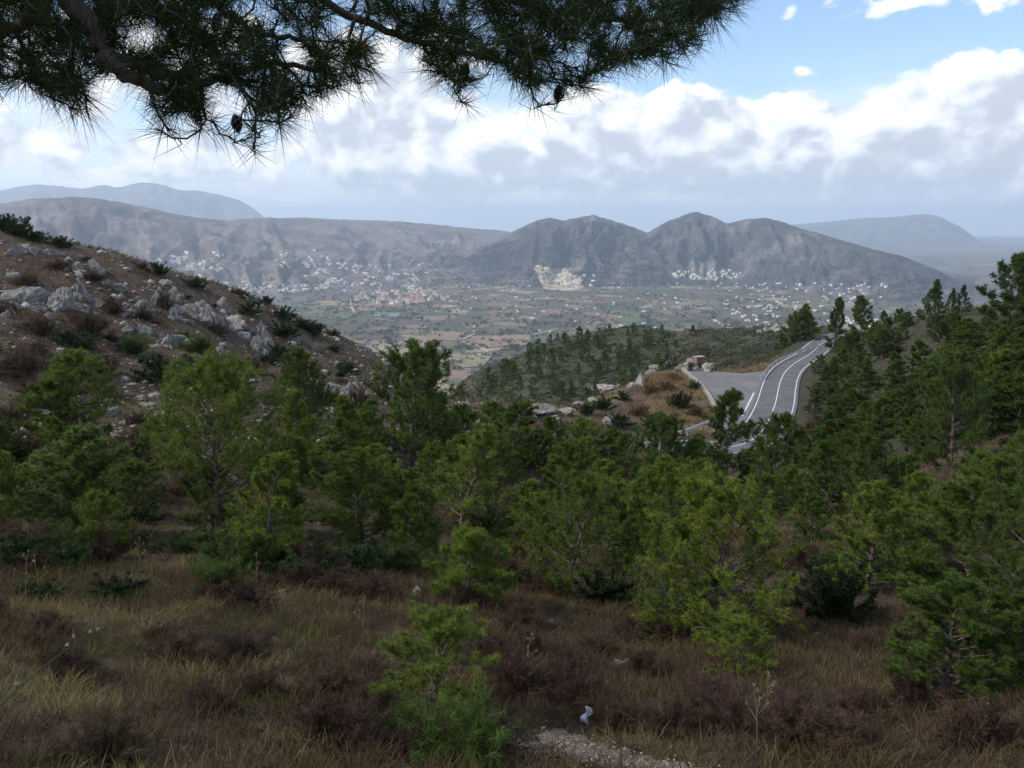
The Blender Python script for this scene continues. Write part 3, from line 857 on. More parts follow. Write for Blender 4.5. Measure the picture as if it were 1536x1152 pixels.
def place_pine(proto, loc, h, w=None, rz=None, tint=(1, 1, 1), label=None, group=None, name='pine_tree'):
    tm, cm, H, Rr = proto
    sz = h / H; sx = sz if w is None else w / (1.9 * Rr)
    sx = min(max(sx, sz * .55), sz * 1.9)
    e = empty(name, loc, random.uniform(0, 6.28) if rz is None else rz)
    e.scale = (sx, sx, sz)
    a_ = link('trunk', tm, None, e); c_ = link('crown', cm, None, e)
    c_.color = (*tint, 1)
    tag(e, label, 'pine tree', group)
    return e

def make_shrub(seed, kind):
    """kind: leafy (small oval leaves on stems) or dry (bare brown twigs) or broom (upright green stems)"""
    r = np.random.default_rng(seed)
    H, Rr = 0.8, 0.6
    ns = 55 if kind != 'leafy' else 40
    wood = []; tb, td = [], []
    for i in range(ns):
        az = r.uniform(0, 6.28); el = r.uniform(0.25, 1.5) if kind != 'broom' else r.uniform(0.8, 1.5)
        d = np.array([math.cos(az) * math.cos(el), math.sin(az) * math.cos(el), math.sin(el)])
        L = (0.55 + 0.45 * r.random()) * (Rr * math.cos(el) + H * math.sin(el)) / 1.15
        st = curve_pts(np.array([r.normal() * .08, r.normal() * .08, -.05]), d, L, 4, r, 0.14, 0.03)
        wood.append((st, np.linspace(0.009, 0.003, 5)))
        for k in range(16):
            f = r.uniform(0.25, 1.0) * 4; j = min(int(f), 3)
            tb.append(st[j] * (1 - (f - j)) + st[j + 1] * (f - j)); td.append(unit(unit(st[j + 1] - st[j]) * .8 + r.normal(size=3) * .6))
    tb = np.array(tb); td = np.array(td)
    if kind == 'leafy': per, ln, wd, c0 = 18, 0.05, 0.020, np.array([0.062, 0.090, 0.032])
    elif kind == 'broom': per, ln, wd, c0 = 12, 0.13, 0.0065, np.array([0.085, 0.12, 0.030])
    else: per, ln, wd, c0 = 9, 0.12, 0.0075, np.array([0.115, 0.078, 0.055])
    base = np.repeat(tb, per, 0) + r.normal(size=(len(tb) * per, 3)) * 0.02
    dd = unit(np.repeat(td, per, 0) + r.normal(size=(len(tb) * per, 3)) * (0.7 if kind == 'leafy' else 0.5))
    tone = np.repeat(r.uniform(0.7, 1.3, len(tb)), per)
    C0 = c0[None] * tone[:, None] * r.uniform(.85, 1.15, (len(base), 1))
    V, Fc, C = blades(base, dd, ln * r.uniform(.6, 1.2, len(base)), np.full(len(base), wd), r, C0, droop=0.05)
    wv_, wf_ = tubes(wood, 3)
    tm = mesh_np('stems', wv_, wf_, np.tile(np.array([[0.12, 0.09, 0.07]]), (len(wv_), 1))); tm.materials.append(M['twig'])
    cm = mesh_np('foliage', V, Fc, C); cm.materials.append(M['leaves'])
    return tm, cm, H, Rr
SHRUB = {k: [make_shrub(500 + 10 * i + j, k) for j in range(3)] for i, k in enumerate(('leafy', 'dry', 'broom'))}

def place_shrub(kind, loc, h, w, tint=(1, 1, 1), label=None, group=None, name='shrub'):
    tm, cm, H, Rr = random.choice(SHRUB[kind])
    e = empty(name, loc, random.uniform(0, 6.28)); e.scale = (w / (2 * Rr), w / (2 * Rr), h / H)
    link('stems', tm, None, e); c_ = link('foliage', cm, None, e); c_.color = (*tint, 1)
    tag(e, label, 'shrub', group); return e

def px_size(npx, loc): return npx * loc.length / F

# ------------------------------------------------------------------ road, lay-by and barriers
def offset_line(pts, off_):
    out = []
    for i, p_ in enumerate(pts):
        a_ = pts[max(i - 1, 0)]; b_ = pts[min(i + 1, len(pts) - 1)]
        d = Vector((b_[0] - a_[0], b_[1] - a_[1], 0)).normalized()
        out.append(Vector((p_[0] - d.y * off_, p_[1] + d.x * off_, p_[2])))
    return out

def ribbon(name, L, Rg, z=None, thick=0.0, zf=None):
    """strip between two polylines, with a skirt below it"""
    n = len(L); V = []; Fc = []
    for a_, b_ in zip(L, Rg):
        za = z if z is not None else zf(a_[0], a_[1]); zb = z if z is not None else zf(b_[0], b_[1])
        V += [(a_[0], a_[1], za), (b_[0], b_[1], zb), (a_[0], a_[1], za - thick), (b_[0], b_[1], zb - thick)]
    for i in range(n - 1):
        k, j = 4 * i, 4 * i + 4
        Fc.append((k, k + 1, j + 1, j))
        if thick: Fc += [(k, j, j + 2, k + 2), (k + 1, k + 3, j + 3, j + 1)]
    if thick: Fc += [(0, 2, 3, 1), (4 * n - 4, 4 * n - 3, 4 * n - 1, 4 * n - 2)]
    me = bpy.data.meshes.new(name); me.from_pydata(V, [], Fc); me.update()
    bm = bmesh.new(); bm.from_mesh(me); bmesh.ops.recalc_face_normals(bm, faces=bm.faces[:]); bm.to_mesh(me); bm.free()
    return me

m_, t, b = new_mat('asphalt')
p = wpos(t)
n = t.noise(p, 0.35, 6, 0.6); nf = t.noise(p, 9.0, 4, 0.6)
c = t.ramp(n, [(0.3, (0.105, 0.10, 0.105)), (0.7, (0.165, 0.155, 0.155))])
c = t.vm('SCALE', c, scale=t.mrange(nf, 0.3, 0.7, 0.85, 1.15))
t.l(c, b.inputs['Base Color']); b.inputs['Roughness'].default_value = 0.85
M['asphalt'] = m_
m_, t, b = new_mat('worn_asphalt')
p = wpos(t); n = t.noise(p, 0.22, 7, 0.65)
c = t.ramp(n, [(0.3, (0.14, 0.13, 0.13)), (0.5, (0.18, 0.168, 0.162)), (0.72, (0.225, 0.205, 0.185))])
t.l(c, b.inputs['Base Color']); M['asphalt_old'] = m_
m_, t, b = new_mat('road_paint')
p = wpos(t); n = t.noise(p, 2.5, 5, 0.7)
t.l(t.ramp(n, [(0.3, (0.52, 0.51, 0.49)), (0.6, (0.78, 0.77, 0.74))]), b.inputs['Base Color']); M['paint'] = m_
m_, t, b = new_mat('galvanised_steel')
p = wpos(t); n = t.noise(p, 3.0, 4, 0.6)
t.l(t.ramp(n, [(0.3, (0.55, 0.55, 0.53)), (0.7, (0.75, 0.74, 0.70))]), b.inputs['Base Color']); b.inputs['Metallic'].default_value = 0.25; b.inputs['Roughness'].default_value = 0.5
M['steel'] = m_
m_, t, b = new_mat('concrete')
p = wpos(t); n = t.noise(p, 1.4, 6, 0.65)
t.l(t.ramp(n, [(0.3, (0.20, 0.175, 0.15)), (0.7, (0.42, 0.38, 0.33))]), b.inputs['Base Color']); bump(t, b, n, 0.5, 0.05)
M['concrete'] = m_

road = tag(link('road', ribbon('road', offset_line(ROADC, 3.5), offset_line(ROADC, -3.5), ROAD_Z, 1.2), M['asphalt']), 'grey two lane mountain road bending round the hill', kind='structure')
for nm_, o_ in (('edge_line', 2.95), ('centre_line', 0.0), ('edge_line', -2.95)):
    link(nm_, ribbon(nm_, offset_line(ROADC, o_ + 0.075), offset_line(ROADC, o_ - 0.075), ROAD_Z + 0.012), M['paint'], road)
# lay-by: a paved apron a few millimetres below the carriageway
bm = bmesh.new()
vsx = [bm.verts.new((p_.x, p_.y, ROAD_Z - 0.02)) for p_ in LAYP]
f_ = bm.faces.new(vsx)
ex = bmesh.ops.extrude_face_region(bm, geom=[f_])
for g_ in ex['geom']:
    if isinstance(g_, bmesh.types.BMVert): g_.co.z -= 1.0
bmesh.ops.recalc_face_normals(bm, faces=bm.faces[:])
lm_ = bpy.data.meshes.new('lay_by'); bm.to_mesh(lm_); bm.free()
layby = tag(link('lay_by', lm_, M['asphalt_old']), 'paved pull-off beside the mountain road', kind='structure')
mk = [on_road(1113, 624), on_road(1120, 611), on_road(1126, 599), on_road(1131, 589)]
link('marking_line', ribbon('marking_line', offset_line(mk, 0.13), offset_line(mk, -0.13), ROAD_Z + 0.008), M['paint'], layby)

def sweep(path, prof):
    """sweep a closed (offset, height) profile along a polyline"""
    V, Fc = [], []; k = len(prof)
    for i, p_ in enumerate(path):
        a_ = path[max(i - 1, 0)]; b_ = path[min(i + 1, len(path) - 1)]
        d = Vector((b_[0] - a_[0], b_[1] - a_[1], 0)).normalized()
        for o_, h_ in prof: V.append((p_[0] - d.y * o_, p_[1] + d.x * o_, p_[2] + h_))
    for i in range(len(path) - 1):
        for j in range(k):
            Fc.append((i * k + j, i * k + (j + 1) % k, (i + 1) * k + (j + 1) % k, (i + 1) * k + j))
    Fc += [tuple(range(k))[::-1], tuple(len(path) * k - k + j for j in range(k))]
    return V, Fc

def poly_obj(name, V, Fc, mat, parent=None):
    me = bpy.data.meshes.new(name); me.from_pydata(V, [], Fc); me.update()
    bm = bmesh.new(); bm.from_mesh(me); bmesh.ops.recalc_face_normals(bm, faces=bm.faces[:]); bm.to_mesh(me); bm.free()
    return link(name, me, mat, parent)

def guardrail(path, label, h=0.55, step=4.0):
    e = empty('guardrail', path[0])
    path = catmull(path, 6)
    rel = [p_ - path[0] for p_ in path]
    poly_obj('rail', *sweep(rel, [(-.04, h), (.04, h + .02), (.0, h + .12), (.05, h + .20), (.0, h + .28), (.04, h + .38), (-.04, h + .40)]), M['steel'], e)
    acc = 0.0; last = -99
    pm = None
    for i, p_ in enumerate(rel):
        if i: acc += (p_ - rel[i - 1]).length
        if acc - last >= step:
            last = acc
            if pm is None:
                bm = bmesh.new(); bmesh.ops.create_cube(bm, size=1.0)
                for v_ in bm.verts: v_.co = Vector((v_.co.x * .12, v_.co.y * .12, (v_.co.z + .5) * (h + .75) - .5))
                bmesh.ops.bevel(bm, geom=bm.edges[:], offset=0.012, segments=1, affect='EDGES')
                pm = bpy.data.meshes.new('post'); bm.to_mesh(pm); bm.free(); pm.materials.append(M['steel'])
            link('post', pm, None, e, p_ + Vector((0.10, 0.10, 0)))
    tag(e, label, 'guardrail', 'roadside guardrails')
    return e
guardrail([on_road(1141, 571), on_road(1152, 557), on_road(1168, 544.5), on_road(1200, 530.5), on_road(1231, 516), on_road(1241, 511.5)], 'pale steel guardrail along the outer edge of the climbing road')
guardrail([on_road(1068, 637), on_road(1050, 645), on_road(1030, 653), on_road(1005, 661), on_road(975, 666)], 'steel guardrail on the inside of the hairpin below the lay-by')
# low wall with a pale coping on the drop side of the lay-by
wp = catmull([on_road(1022, 553), on_road(1038, 567.5), on_road(1053, 581), on_road(1064, 596), on_road(1072, 612), on_road(1074, 626)], 6)
we = empty('low_wall', wp[0]); rel = [p_ - wp[0] for p_ in wp]
poly_obj('wall_body', *sweep(rel, [(-.25, -2.2), (.25, -2.2), (.25, .42), (-.25, .42)]), M['concrete'], we)
poly_obj('coping', *sweep([p_ + Vector((0, 0, .425)) for p_ in rel], [(-.30, 0), (.30, 0), (.28, .10), (-.28, .10)]), M['concrete'], we)
tag(we, 'low wall with pale coping along the edge of the lay-by', 'wall')

# ------------------------------------------------------------------ little stone shelter at the end of the lay-by
m_, t, b = new_mat('reddish_masonry')
tcn = t.n('ShaderNodeTexCoord'); n = t.noise(tcn.outputs['Object'], 2.4, 6, 0.65)
t.l(t.ramp(n, [(0.3, (0.17, 0.10, 0.07)), (0.6, (0.32, 0.22, 0.16)), (0.8, (0.45, 0.38, 0.31))]), b.inputs['Base Color']); bump(t, b, n, 0.8, 0.05)
M['masonry'] = m_
sl = on_road(1048, 545); sl.z = ROAD_Z + 0.6
se = empty('stone_shelter', sl, 0.35); se.scale = (.78, .78, .7)
def block(name, cx, cy, cz, sx, sy, sz, mat, parent, r=random, bev=0.05):
    bm = bmesh.new(); bmesh.ops.create_cube(bm, size=1.0)
    for v_ in bm.verts: v_.co = Vector((v_.co.x * sx * r.uniform(.94, 1.04), v_.co.y * sy * r.uniform(.94, 1.04), v_.co.z * sz * r.uniform(.95, 1.02)))
    bmesh.ops.bevel(bm, geom=bm.edges[:], offset=bev, segments=2, affect='EDGES')
    me = bpy.data.meshes.new(name); bm.to_mesh(me); bm.free()
    return link(name, me, mat, parent, (cx, cy, cz))
for i in range(3):
    zc = -0.5 + 0.62 * i
    for j in range(3): block('stone_block', -0.85 + 0.86 * j + 0.08 * (i % 2), -0.75, zc, 0.83, 0.5, 0.6, M['masonry'], se)
    for j in range(2):
        block('stone_block', -1.02, -0.2 + 0.75 * j, zc, 0.5, 0.72, 0.6, M['masonry'], se)
        block('stone_block', 1.05, -0.2 + 0.75 * j, zc, 0.5, 0.72, 0.6, M['masonry'], se)
block('roof_slab', 0, 0.0, 1.23, 2.9, 2.3, 0.22, M['rock_white'], se, bev=0.06)
tag(se, 'small flat topped stone shelter among rubble at the lay-by end', 'stone shelter')

# ------------------------------------------------------------------ boulders
def boulder(px, py, wpx, hpx, label, group=None, white=False, slab=False, tilt=0.25, sheet=None, name='boulder', tint=1.0, at_d=None):
    loc = (sheet or near).hit(px, py + hpx * 0.32) if at_d is None else at(px, py + hpx * .32, at_d)
    if loc is None: return None
    me = random.choice(WROCKS if white else (SLABS if slab else ROCKS))
    o = link(name, me, None, None, loc)
    w_ = px_size(wpx, loc) * 0.5; h_ = px_size(hpx, loc) * 0.66
    if not white: o.location.z -= h_ * .22
    o.scale = (w_ * random.uniform(.8, .95), w_ * random.uniform(.7, 1.0), h_)
    o.rotation_euler = (random.uniform(-tilt, tilt), random.uniform(-tilt, tilt), random.uniform(0, 6.28))
    v = random.uniform(.7, 1.0) * tint; o.color = (v, v * .985, v * .96, 1)
    return tag(o, label, 'boulder', group)
G_OUT = 'limestone outcrops on the stony slope'
L_OUT = 'grey limestone outcrop block breaking out of the stony slope'
SPECIAL = {0: 'broad cracked grey outcrop at the skyline end of the stony slope', 3: 'smooth grey rounded block half way along the stony slope', 6: 'large fissured grey crag in the middle of the stony slope', 9: 'pale tilted slab leaning below the large fissured crag', 10: 'tall grey slab crag near the dark bushes on the stony slope'}
for i, (x, y, w_, h_, sl_) in enumerate([(33,440,60,34,0),(97,448,45,36,1),(122,434,36,38,1),(207,453,42,36,0),(233,443,22,32,1),(263,442,22,28,1),(300,458,56,48,1),(333,457,26,28,1),(350,476,46,32,0),
        (257,503,36,40,1),(397,496,34,44,1),(388,514,32,30,1),(117,397,24,16,0),(20,371,30,22,0),(3,455,28,28,0),(60,455,30,20,0),(150,452,26,22,0),(178,430,20,14,0),(318,470,30,22,1),(366,500,24,18,1),(280,478,22,16,0),
        (545,520,20,18,0),(582,540,28,24,0),(522,590,42,40,1),(560,560,22,18,1),(470,520,22,16,1),(440,505,24,18,1),(697,604,18,16,1),(725,626,28,20,1),(712,652,24,14,0),(505,545,18,14,0),(490,575,20,16,0),(600,560,18,16,1)]):
    boulder(x, y, w_ * 1.0, h_ * 1.08, SPECIAL.get(i, L_OUT), None if i in SPECIAL else G_OUT, slab=bool(sl_))
    for _ in range(3 if w_ > 30 else 1):
        s_ = random.uniform(.3, .6)
        boulder(x + random.uniform(-.75, .75) * w_, y + random.uniform(-.2, .5) * h_, w_ * s_, h_ * s_, 'broken block at the foot of an outcrop ' + ('high' if y < 470 else 'low') + ' on the stony slope', 'blocks below ' + ('high' if y < 470 else 'low') + ' outcrops', slab=random.random() < .6, tint=1.05)
for _ in range(46):
    x = random.uniform(0, 620); y = np.interp(x, [0, 200, 350, 500, 620], [345, 398, 446, 502, 570]) + random.uniform(8, 130) * (1 if x < 420 else .6); s_ = random.uniform(10, 26)
    boulder(x, y, s_, s_ * random.uniform(.6, 1.0), 'small broken limestone block scattered on the stony slope', 'broken blocks on the stony slope', slab=random.random() < .5, tint=1.1)
for x, y, w_, h_ in [(167,618,24,12),(213,595,22,9),(222,605,24,9),(227,624,26,9),(207,652,46,12),(193,590,14,7),(186,633,16,7),(240,640,18,8),(200,575,16,7),(175,600,14,7),(235,590,14,7),(150,650,18,8)]:
    boulder(x, y, w_, h_, 'flat pale stone lying in the bare gully of the stony slope', 'flat stones in the gully', white=True, tilt=0.1, name='stone', tint=0.8)
for x, y, w_, h_, wh in [(810,610,42,22,1),(797,617,24,14,1),(831,625,32,14,1),(850,616,22,12,1),(909,582,34,14,1),(930,576,24,14,0),(961,566,26,28,0),(948,574,20,16,0),(990,549,30,14,1),(975,556,22,14,1),(1008,545,26,13,1),(909,626,32,18,0),(890,598,22,12,1),(870,604,20,10,1),(880,630,18,12,0)]:
    boulder(x, y, w_, h_, 'white limestone rock on the outcrop between ravine and lay-by' if wh else 'grey limestone rock on the outcrop between ravine and lay-by', 'white rocks near the lay-by' if wh else 'grey rocks near the lay-by', white=bool(wh))
for x, y, w_, h_ in [(1028,546,14,12),(1040,550,16,12),(1060,549,18,14),(1050,553,14,9),(1036,541,14,9),(1066,545,12,11),(1020,549,16,12)]:
    boulder(x, y, w_, h_, 'rubble stone heaped round the small stone shelter', 'rubble round the shelter', white=True, tint=0.8, at_d=177)
for x, y, w_, h_ in [(1165,490,24,18),(1150,492,16,12),(1178,488,16,14),(1140,497,14,9),(1215,503,16,14),(1228,506,14,12)]:
    boulder(x, y, w_, h_, 'white crag on the crest of the wooded hill behind the road', 'white crags on the hill crest', white=True)
for x, y, w_, h_, lb in [(945,992,56,26,'largest pale rock lying in the dry scrub'),(868,1025,28,11,'small flat pale rock near the white paper scrap'),(625,884,22,22,'upright pale rock beside the round bushy pine'),(592,872,22,9,'flat pale rock lying in grass on the bank'),
        (517,886,16,9,'small pale rock at the bank edge'),(905,1040,16,9,'small grey rock half sunk in dark scrub')]:
    boulder(x, y, w_, h_, lb, white=True, tint=0.75, tilt=0.15)
# scattered stones on the stony slope and elsewhere
pos, size = [], []
r2 = np.random.default_rng(5)
for _ in range(11000):
    a_ = r2.uniform(-0.62, -0.02); d_ = math.exp(r2.uniform(math.log(48), math.log(128)))
    x_, y_ = d_ * math.sin(a_), d_ * math.cos(a_)
    if perlin(np.array(x_ / 6), np.array(y_ / 6), 88) + r2.normal() * .3 < -0.05: continue
    pos.append((x_, y_)); size.append(min(0.065 * math.exp(r2.normal() * .85), .55))
for _ in range(700):
    a_ = r2.uniform(-0.6, 0.6); d_ = math.exp(r2.uniform(math.log(8), math.log(60)))
    pos.append((d_ * math.sin(a_), d_ * math.cos(a_))); size.append(0.018 * math.exp(r2.normal() * .6) * (d_ / 12) ** .5)
pos = np.array(pos); size = np.array(size)
zz = near.height(pos[:, 0], pos[:, 1])
V, Fc, C = low_rocks(len(pos), np.stack([pos[:, 0], pos[:, 1], zz + size * .15], -1), size, 6, (0.33, 0.29, 0.25), 0.35)
M['stones'] = mat_attr('loose_stones', 0.9, 3.0, 0.3)
tag(link('loose_stones', mesh_np('loose_stones', V, Fc, C), M['stones']), 'loose grey stones scattered over the slopes', kind='stuff')

# ------------------------------------------------------------------ pines
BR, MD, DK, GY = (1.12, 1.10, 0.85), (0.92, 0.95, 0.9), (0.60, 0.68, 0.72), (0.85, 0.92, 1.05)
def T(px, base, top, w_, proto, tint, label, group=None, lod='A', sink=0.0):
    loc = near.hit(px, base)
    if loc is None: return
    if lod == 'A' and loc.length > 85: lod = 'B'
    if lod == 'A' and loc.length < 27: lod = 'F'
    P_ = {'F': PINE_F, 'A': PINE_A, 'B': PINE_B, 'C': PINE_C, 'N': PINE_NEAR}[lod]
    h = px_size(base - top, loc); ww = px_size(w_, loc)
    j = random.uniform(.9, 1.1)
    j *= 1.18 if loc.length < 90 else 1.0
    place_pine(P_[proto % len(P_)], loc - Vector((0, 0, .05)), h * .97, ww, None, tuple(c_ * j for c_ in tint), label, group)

T(330, 805, 572, 195, 6, (1.05, 1.08, .9), 'light green broad pine with bare branching stem below the stony slope')
T(112, 800, 655, 150, 0, GY, 'greyish green pine with spreading skirt in front of the gully stones')
T(118, 668, 545, 95, 1, (.95, 1.0, .8), 'slender light green pine beside the flat gully stones')
T(-10, 800, 695, 90, 2, BR, 'bright pine at the far end of the grassy bank')
T(20, 700, 640, 60, 3, DK, 'small dark pine at the foot of the stony slope')
T(618, 705, 522, 135, 1, (.66, .74, .7), 'tall dark pine with several tops rising above the stony slope end')
T(455, 640, 530, 90, 2, (.68, .76, .68), 'dark rounded pine against the reddish slope')
T(455, 720, 588, 85, 3, BR, 'bright green pine just in front of the dark rounded one')
T(395, 690, 640, 60, 5, MD, 'small pine tucked behind the broad light green one')
T(690, 800, 632, 140, 7, (.98, 1.02, .85), 'open crowned pine with pale straight stem showing')
T(745, 740, 650, 70, 4, (.9, 1., .8), 'narrow pine leaning against the open crowned one')
T(545, 815, 685, 125, 4, (.95, 1.0, .8), 'full green pine right of the broad light green one')
T(500, 740, 650, 90, 0, MD, 'mid green pine between two bright pines')
T(620, 850, 738, 85, 7, (.8, .9, .75), 'thin pine with bare lower stem behind the bank rock')
T(570, 740, 665, 80, 5, MD, 'small dense pine below the tall dark pine')
T(765, 705, 600, 95, 3, (.66, .76, .66), 'dark pine standing before the white rocks')
T(850, 890, 722, 150, 0, (.72, .84, .62), 'dark bushy pine with straight black stem in the hollow')
T(700, 900, 802, 122, 1, (.95, 1.05, .75), 'round dense bushy young pine on the bank', lod='N')
T(1010, 850, 697, 120, 4, (.85, .98, .7), 'green pine behind the brightest pine')
T(1098, 968, 752, 215, 0, (1.18, 1.2, .8), 'brightest yellow green pine with full rounded crown')
T(1010, 960, 800, 120, 2, (.92, 1.02, .75), 'green pine filling the gap beside the brightest pine')
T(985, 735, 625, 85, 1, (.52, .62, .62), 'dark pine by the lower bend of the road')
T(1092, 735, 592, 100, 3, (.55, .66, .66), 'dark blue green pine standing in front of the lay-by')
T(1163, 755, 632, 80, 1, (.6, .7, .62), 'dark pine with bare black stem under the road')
T(1135, 720, 655, 45, 4, MD, 'small pine growing at the road edge')
T(1240, 775, 668, 85, 0, (.6, .72, .6), 'dense dark pine on the brown slope under the road')
T(1308, 780, 662, 90, 2, (.58, .7, .6), 'tall dense pine beside the pine with yellow tuft')
T(1358, 770, 690, 70, 3, (.62, .72, .6), 'rounded dark pine at the end of the dense group')
T(1213, 815, 745, 65, 5, (.66, .78, .66), 'small conical pine beside the brown clearing')
T(1295, 885, 732, 130, 7, (.95, 1.05, .8), 'light green open pine with thin stem above dark thicket')
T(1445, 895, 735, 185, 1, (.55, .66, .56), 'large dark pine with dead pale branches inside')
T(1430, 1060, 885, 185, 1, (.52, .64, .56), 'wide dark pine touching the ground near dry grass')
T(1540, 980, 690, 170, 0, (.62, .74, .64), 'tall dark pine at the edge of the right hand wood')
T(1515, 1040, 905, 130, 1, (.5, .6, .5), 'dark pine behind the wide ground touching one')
T(1425, 705, 555, 85, 1, (.55, .66, .62), 'tall dark pine standing over the bare track bend')
T(1320, 660, 598, 45, 0, (.72, .8, .6), 'small pine beside the bare track bend')
T(1120, 1010, 935, 100, 2, (.95, 1.08, .7), 'low bright pine sapling under the brightest pine')
T(652, 1075, 918, 150, 0, (1.02, 1.1, .85), 'nearest young pine with tufted branches above the gravel path', lod='N')
r_h = np.random.default_rng(44); spots = []
# pines told apart by nothing but their place
Gw = 'pines in the hollow'; Lw = 'green pine in the crowded hollow below the road'
for x, b_, t_, w_ in [(830,700,622,62),(880,695,630,70),(915,700,640,60),(800,705,640,60),(940,715,650,55),(860,720,660,60),(1030,745,660,70),(1065,770,690,70),(1190,700,648,45),(1220,700,640,50),(1260,720,655,55),(1180,770,700,60),(1145,790,715,60),
        (1280,700,640,50),(1340,740,690,60),(1380,790,715,70),(1400,830,740,90),(1500,800,700,90),(1530,760,660,80),(1470,760,690,70),(720,760,690,60),(650,740,665,70),(520,700,625,60),(560,680,600,60),(650,680,590,60),(690,690,610,60),
        (1040,700,650,45),(1010,790,720,60),(960,830,745,80),(1350,860,770,80),(790,800,720,70),(930,900,830,70),(60,760,690,70),(200,780,700,80),(240,700,640,60),(420,800,730,80)]:
    ti = random.randrange(4); lb = ('dark', 'mid green', 'light green', 'bluish dark')[ti] + (' pine among the far trees under the road' if b_ < 720 else ' pine in the middle of the hollow' if b_ < 790 else ' pine in the front row of the hollow')
    T(x, b_, t_, w_, random.randrange(6), ((.66, .76, .62), (.8, .9, .7), (.9, 1., .75), (.6, .7, .62))[ti], lb, lb.replace(' pine ', ' pines '))
placed = 0
for _ in range(400):                                       # fill the hollow
    x = r_h.uniform(-30, 1010); y = r_h.uniform(665, 868)
    if 860 < x < 980 and 660 < y < 770: continue
    if 150 < x < 260 and y < 700: continue
    if x > 780 and y > 850: continue
    loc = near.hit(x, y)
    if loc is None or loc.length > 95: continue
    if any((loc - q_).length < 2.2 + loc.length * .035 for q_ in spots): continue
    ti = random.randrange(4); lb = ('dull green', 'fresh green', 'bright', 'yellow green')[ti] + ' young pine filling a gap ' + ('at the foot of the stony slope' if x < 420 else 'under the tall dark pine' if x < 720 else 'in front of the white rocks')
    spots.append(loc); h = r_h.uniform(1.5, 2.9) * (1.25 if loc.length > 40 else 1)
    place_pine(PINE_A[r_h.integers(6)], loc - Vector((0, 0, .05)), h, h * r_h.uniform(.7, .95), None, ((.8, .9, .7), (.95, 1.05, .8), (1.1, 1.14, .85), (1.2, 1.2, .9))[ti], lb, lb.replace(' pine ', ' pines '))
    placed += 1
    if placed >= 34: break
# wood on the hill above the road
T(1251, 527, 452, 30, 0, (.5, .6, .62), 'spiky dark pine by the road where it goes out of sight', lod='B')
T(1293, 510, 448, 34, 3, (.62, .72, .6), 'lone rounded pine top on the skyline above the road', lod='B')
T(1396, 488, 426, 34, 1, (.62, .7, .55), 'taller domed pine on the hill skyline', lod='B')
T(1426, 470, 436, 16, 1, (.5, .58, .6), 'small thin crest pine beside the post', lod='B')
T(1441, 468, 432, 20, 4, (.45, .52, .55), 'tiny dark crest pine next to the post', lod='B')
T(1503, 500, 402, 70, 2, (.40, .48, .5), 'tall dark pine with tiered branches rising over the hill crest', lod='B')
T(1545, 520, 400, 95, 1, (.42, .5, .5), 'very dark big pine behind the tiered one', lod='B')
Gh = 'pines on the hill above the road'; Lh = 'dark green pine in the wood on the hill above the road'
r3 = np.random.default_rng(12)
cnt = 0; tries = 0
while cnt < 125 and tries < 6000:
    tries += 1
    x = r3.uniform(1235, 1600); y = r3.uniform(478, 700)
    loc = near.hit(x, y)
    if loc is None or loc.length < 85 or loc.length > 260: continue
    if road_gap(np.array([loc.x]), np.array([loc.y]))[0] < 4: continue
    if 1455 < x < 1482 and y < 520: continue
    if 1310 < x < 1360 and y > 640: continue
    if perlin(np.array(x / 45), np.array(y / 45), 19) + r3.normal() * .3 < -0.2: continue
    h = r3.uniform(3.0, 5.6) * (0.85 if y > 600 else 1) * (0.75 if y < 505 else 1)
    j = r3.uniform(.8, 1.15)
    ti = random.randrange(4); area = 'near the hill crest' if y < 520 else ('close beside the road' if x < 1300 else 'on the lower flank above the hollow')
    lb = ('tall ' if h > 4.1 else 'small ') + ('dark green', 'olive green', 'bluish dark', 'yellowish green')[ti] + ' pine in the hill wood ' + area
    place_pine(PINE_B[cnt % 5], loc, h, h * r3.uniform(.75, 1.1), None, ((.55 * j, .64 * j, .58 * j), (.66 * j, .74 * j, .56 * j), (.48 * j, .58 * j, .58 * j), (.8 * j, .86 * j, .55 * j))[ti], lb, lb.replace(' pine ', ' pines '))
    cnt += 1
for x, b_, t_ in [(1200, 528, 478), (1185, 530, 480), (1212, 524, 486), (1175, 534, 500), (1193, 535, 495)]:
    loc = at(x, b_, 235); loc.z = float(near.height(np.array([loc.x]), np.array([loc.y]))[0])
    place_pine(PINE_B[random.randrange(5)], loc, px_size(b_ - t_, loc), px_size(30, loc), None, (.75, .85, .6), 'yellowish green pine just outside the guardrail bend', 'pines outside the guardrail')
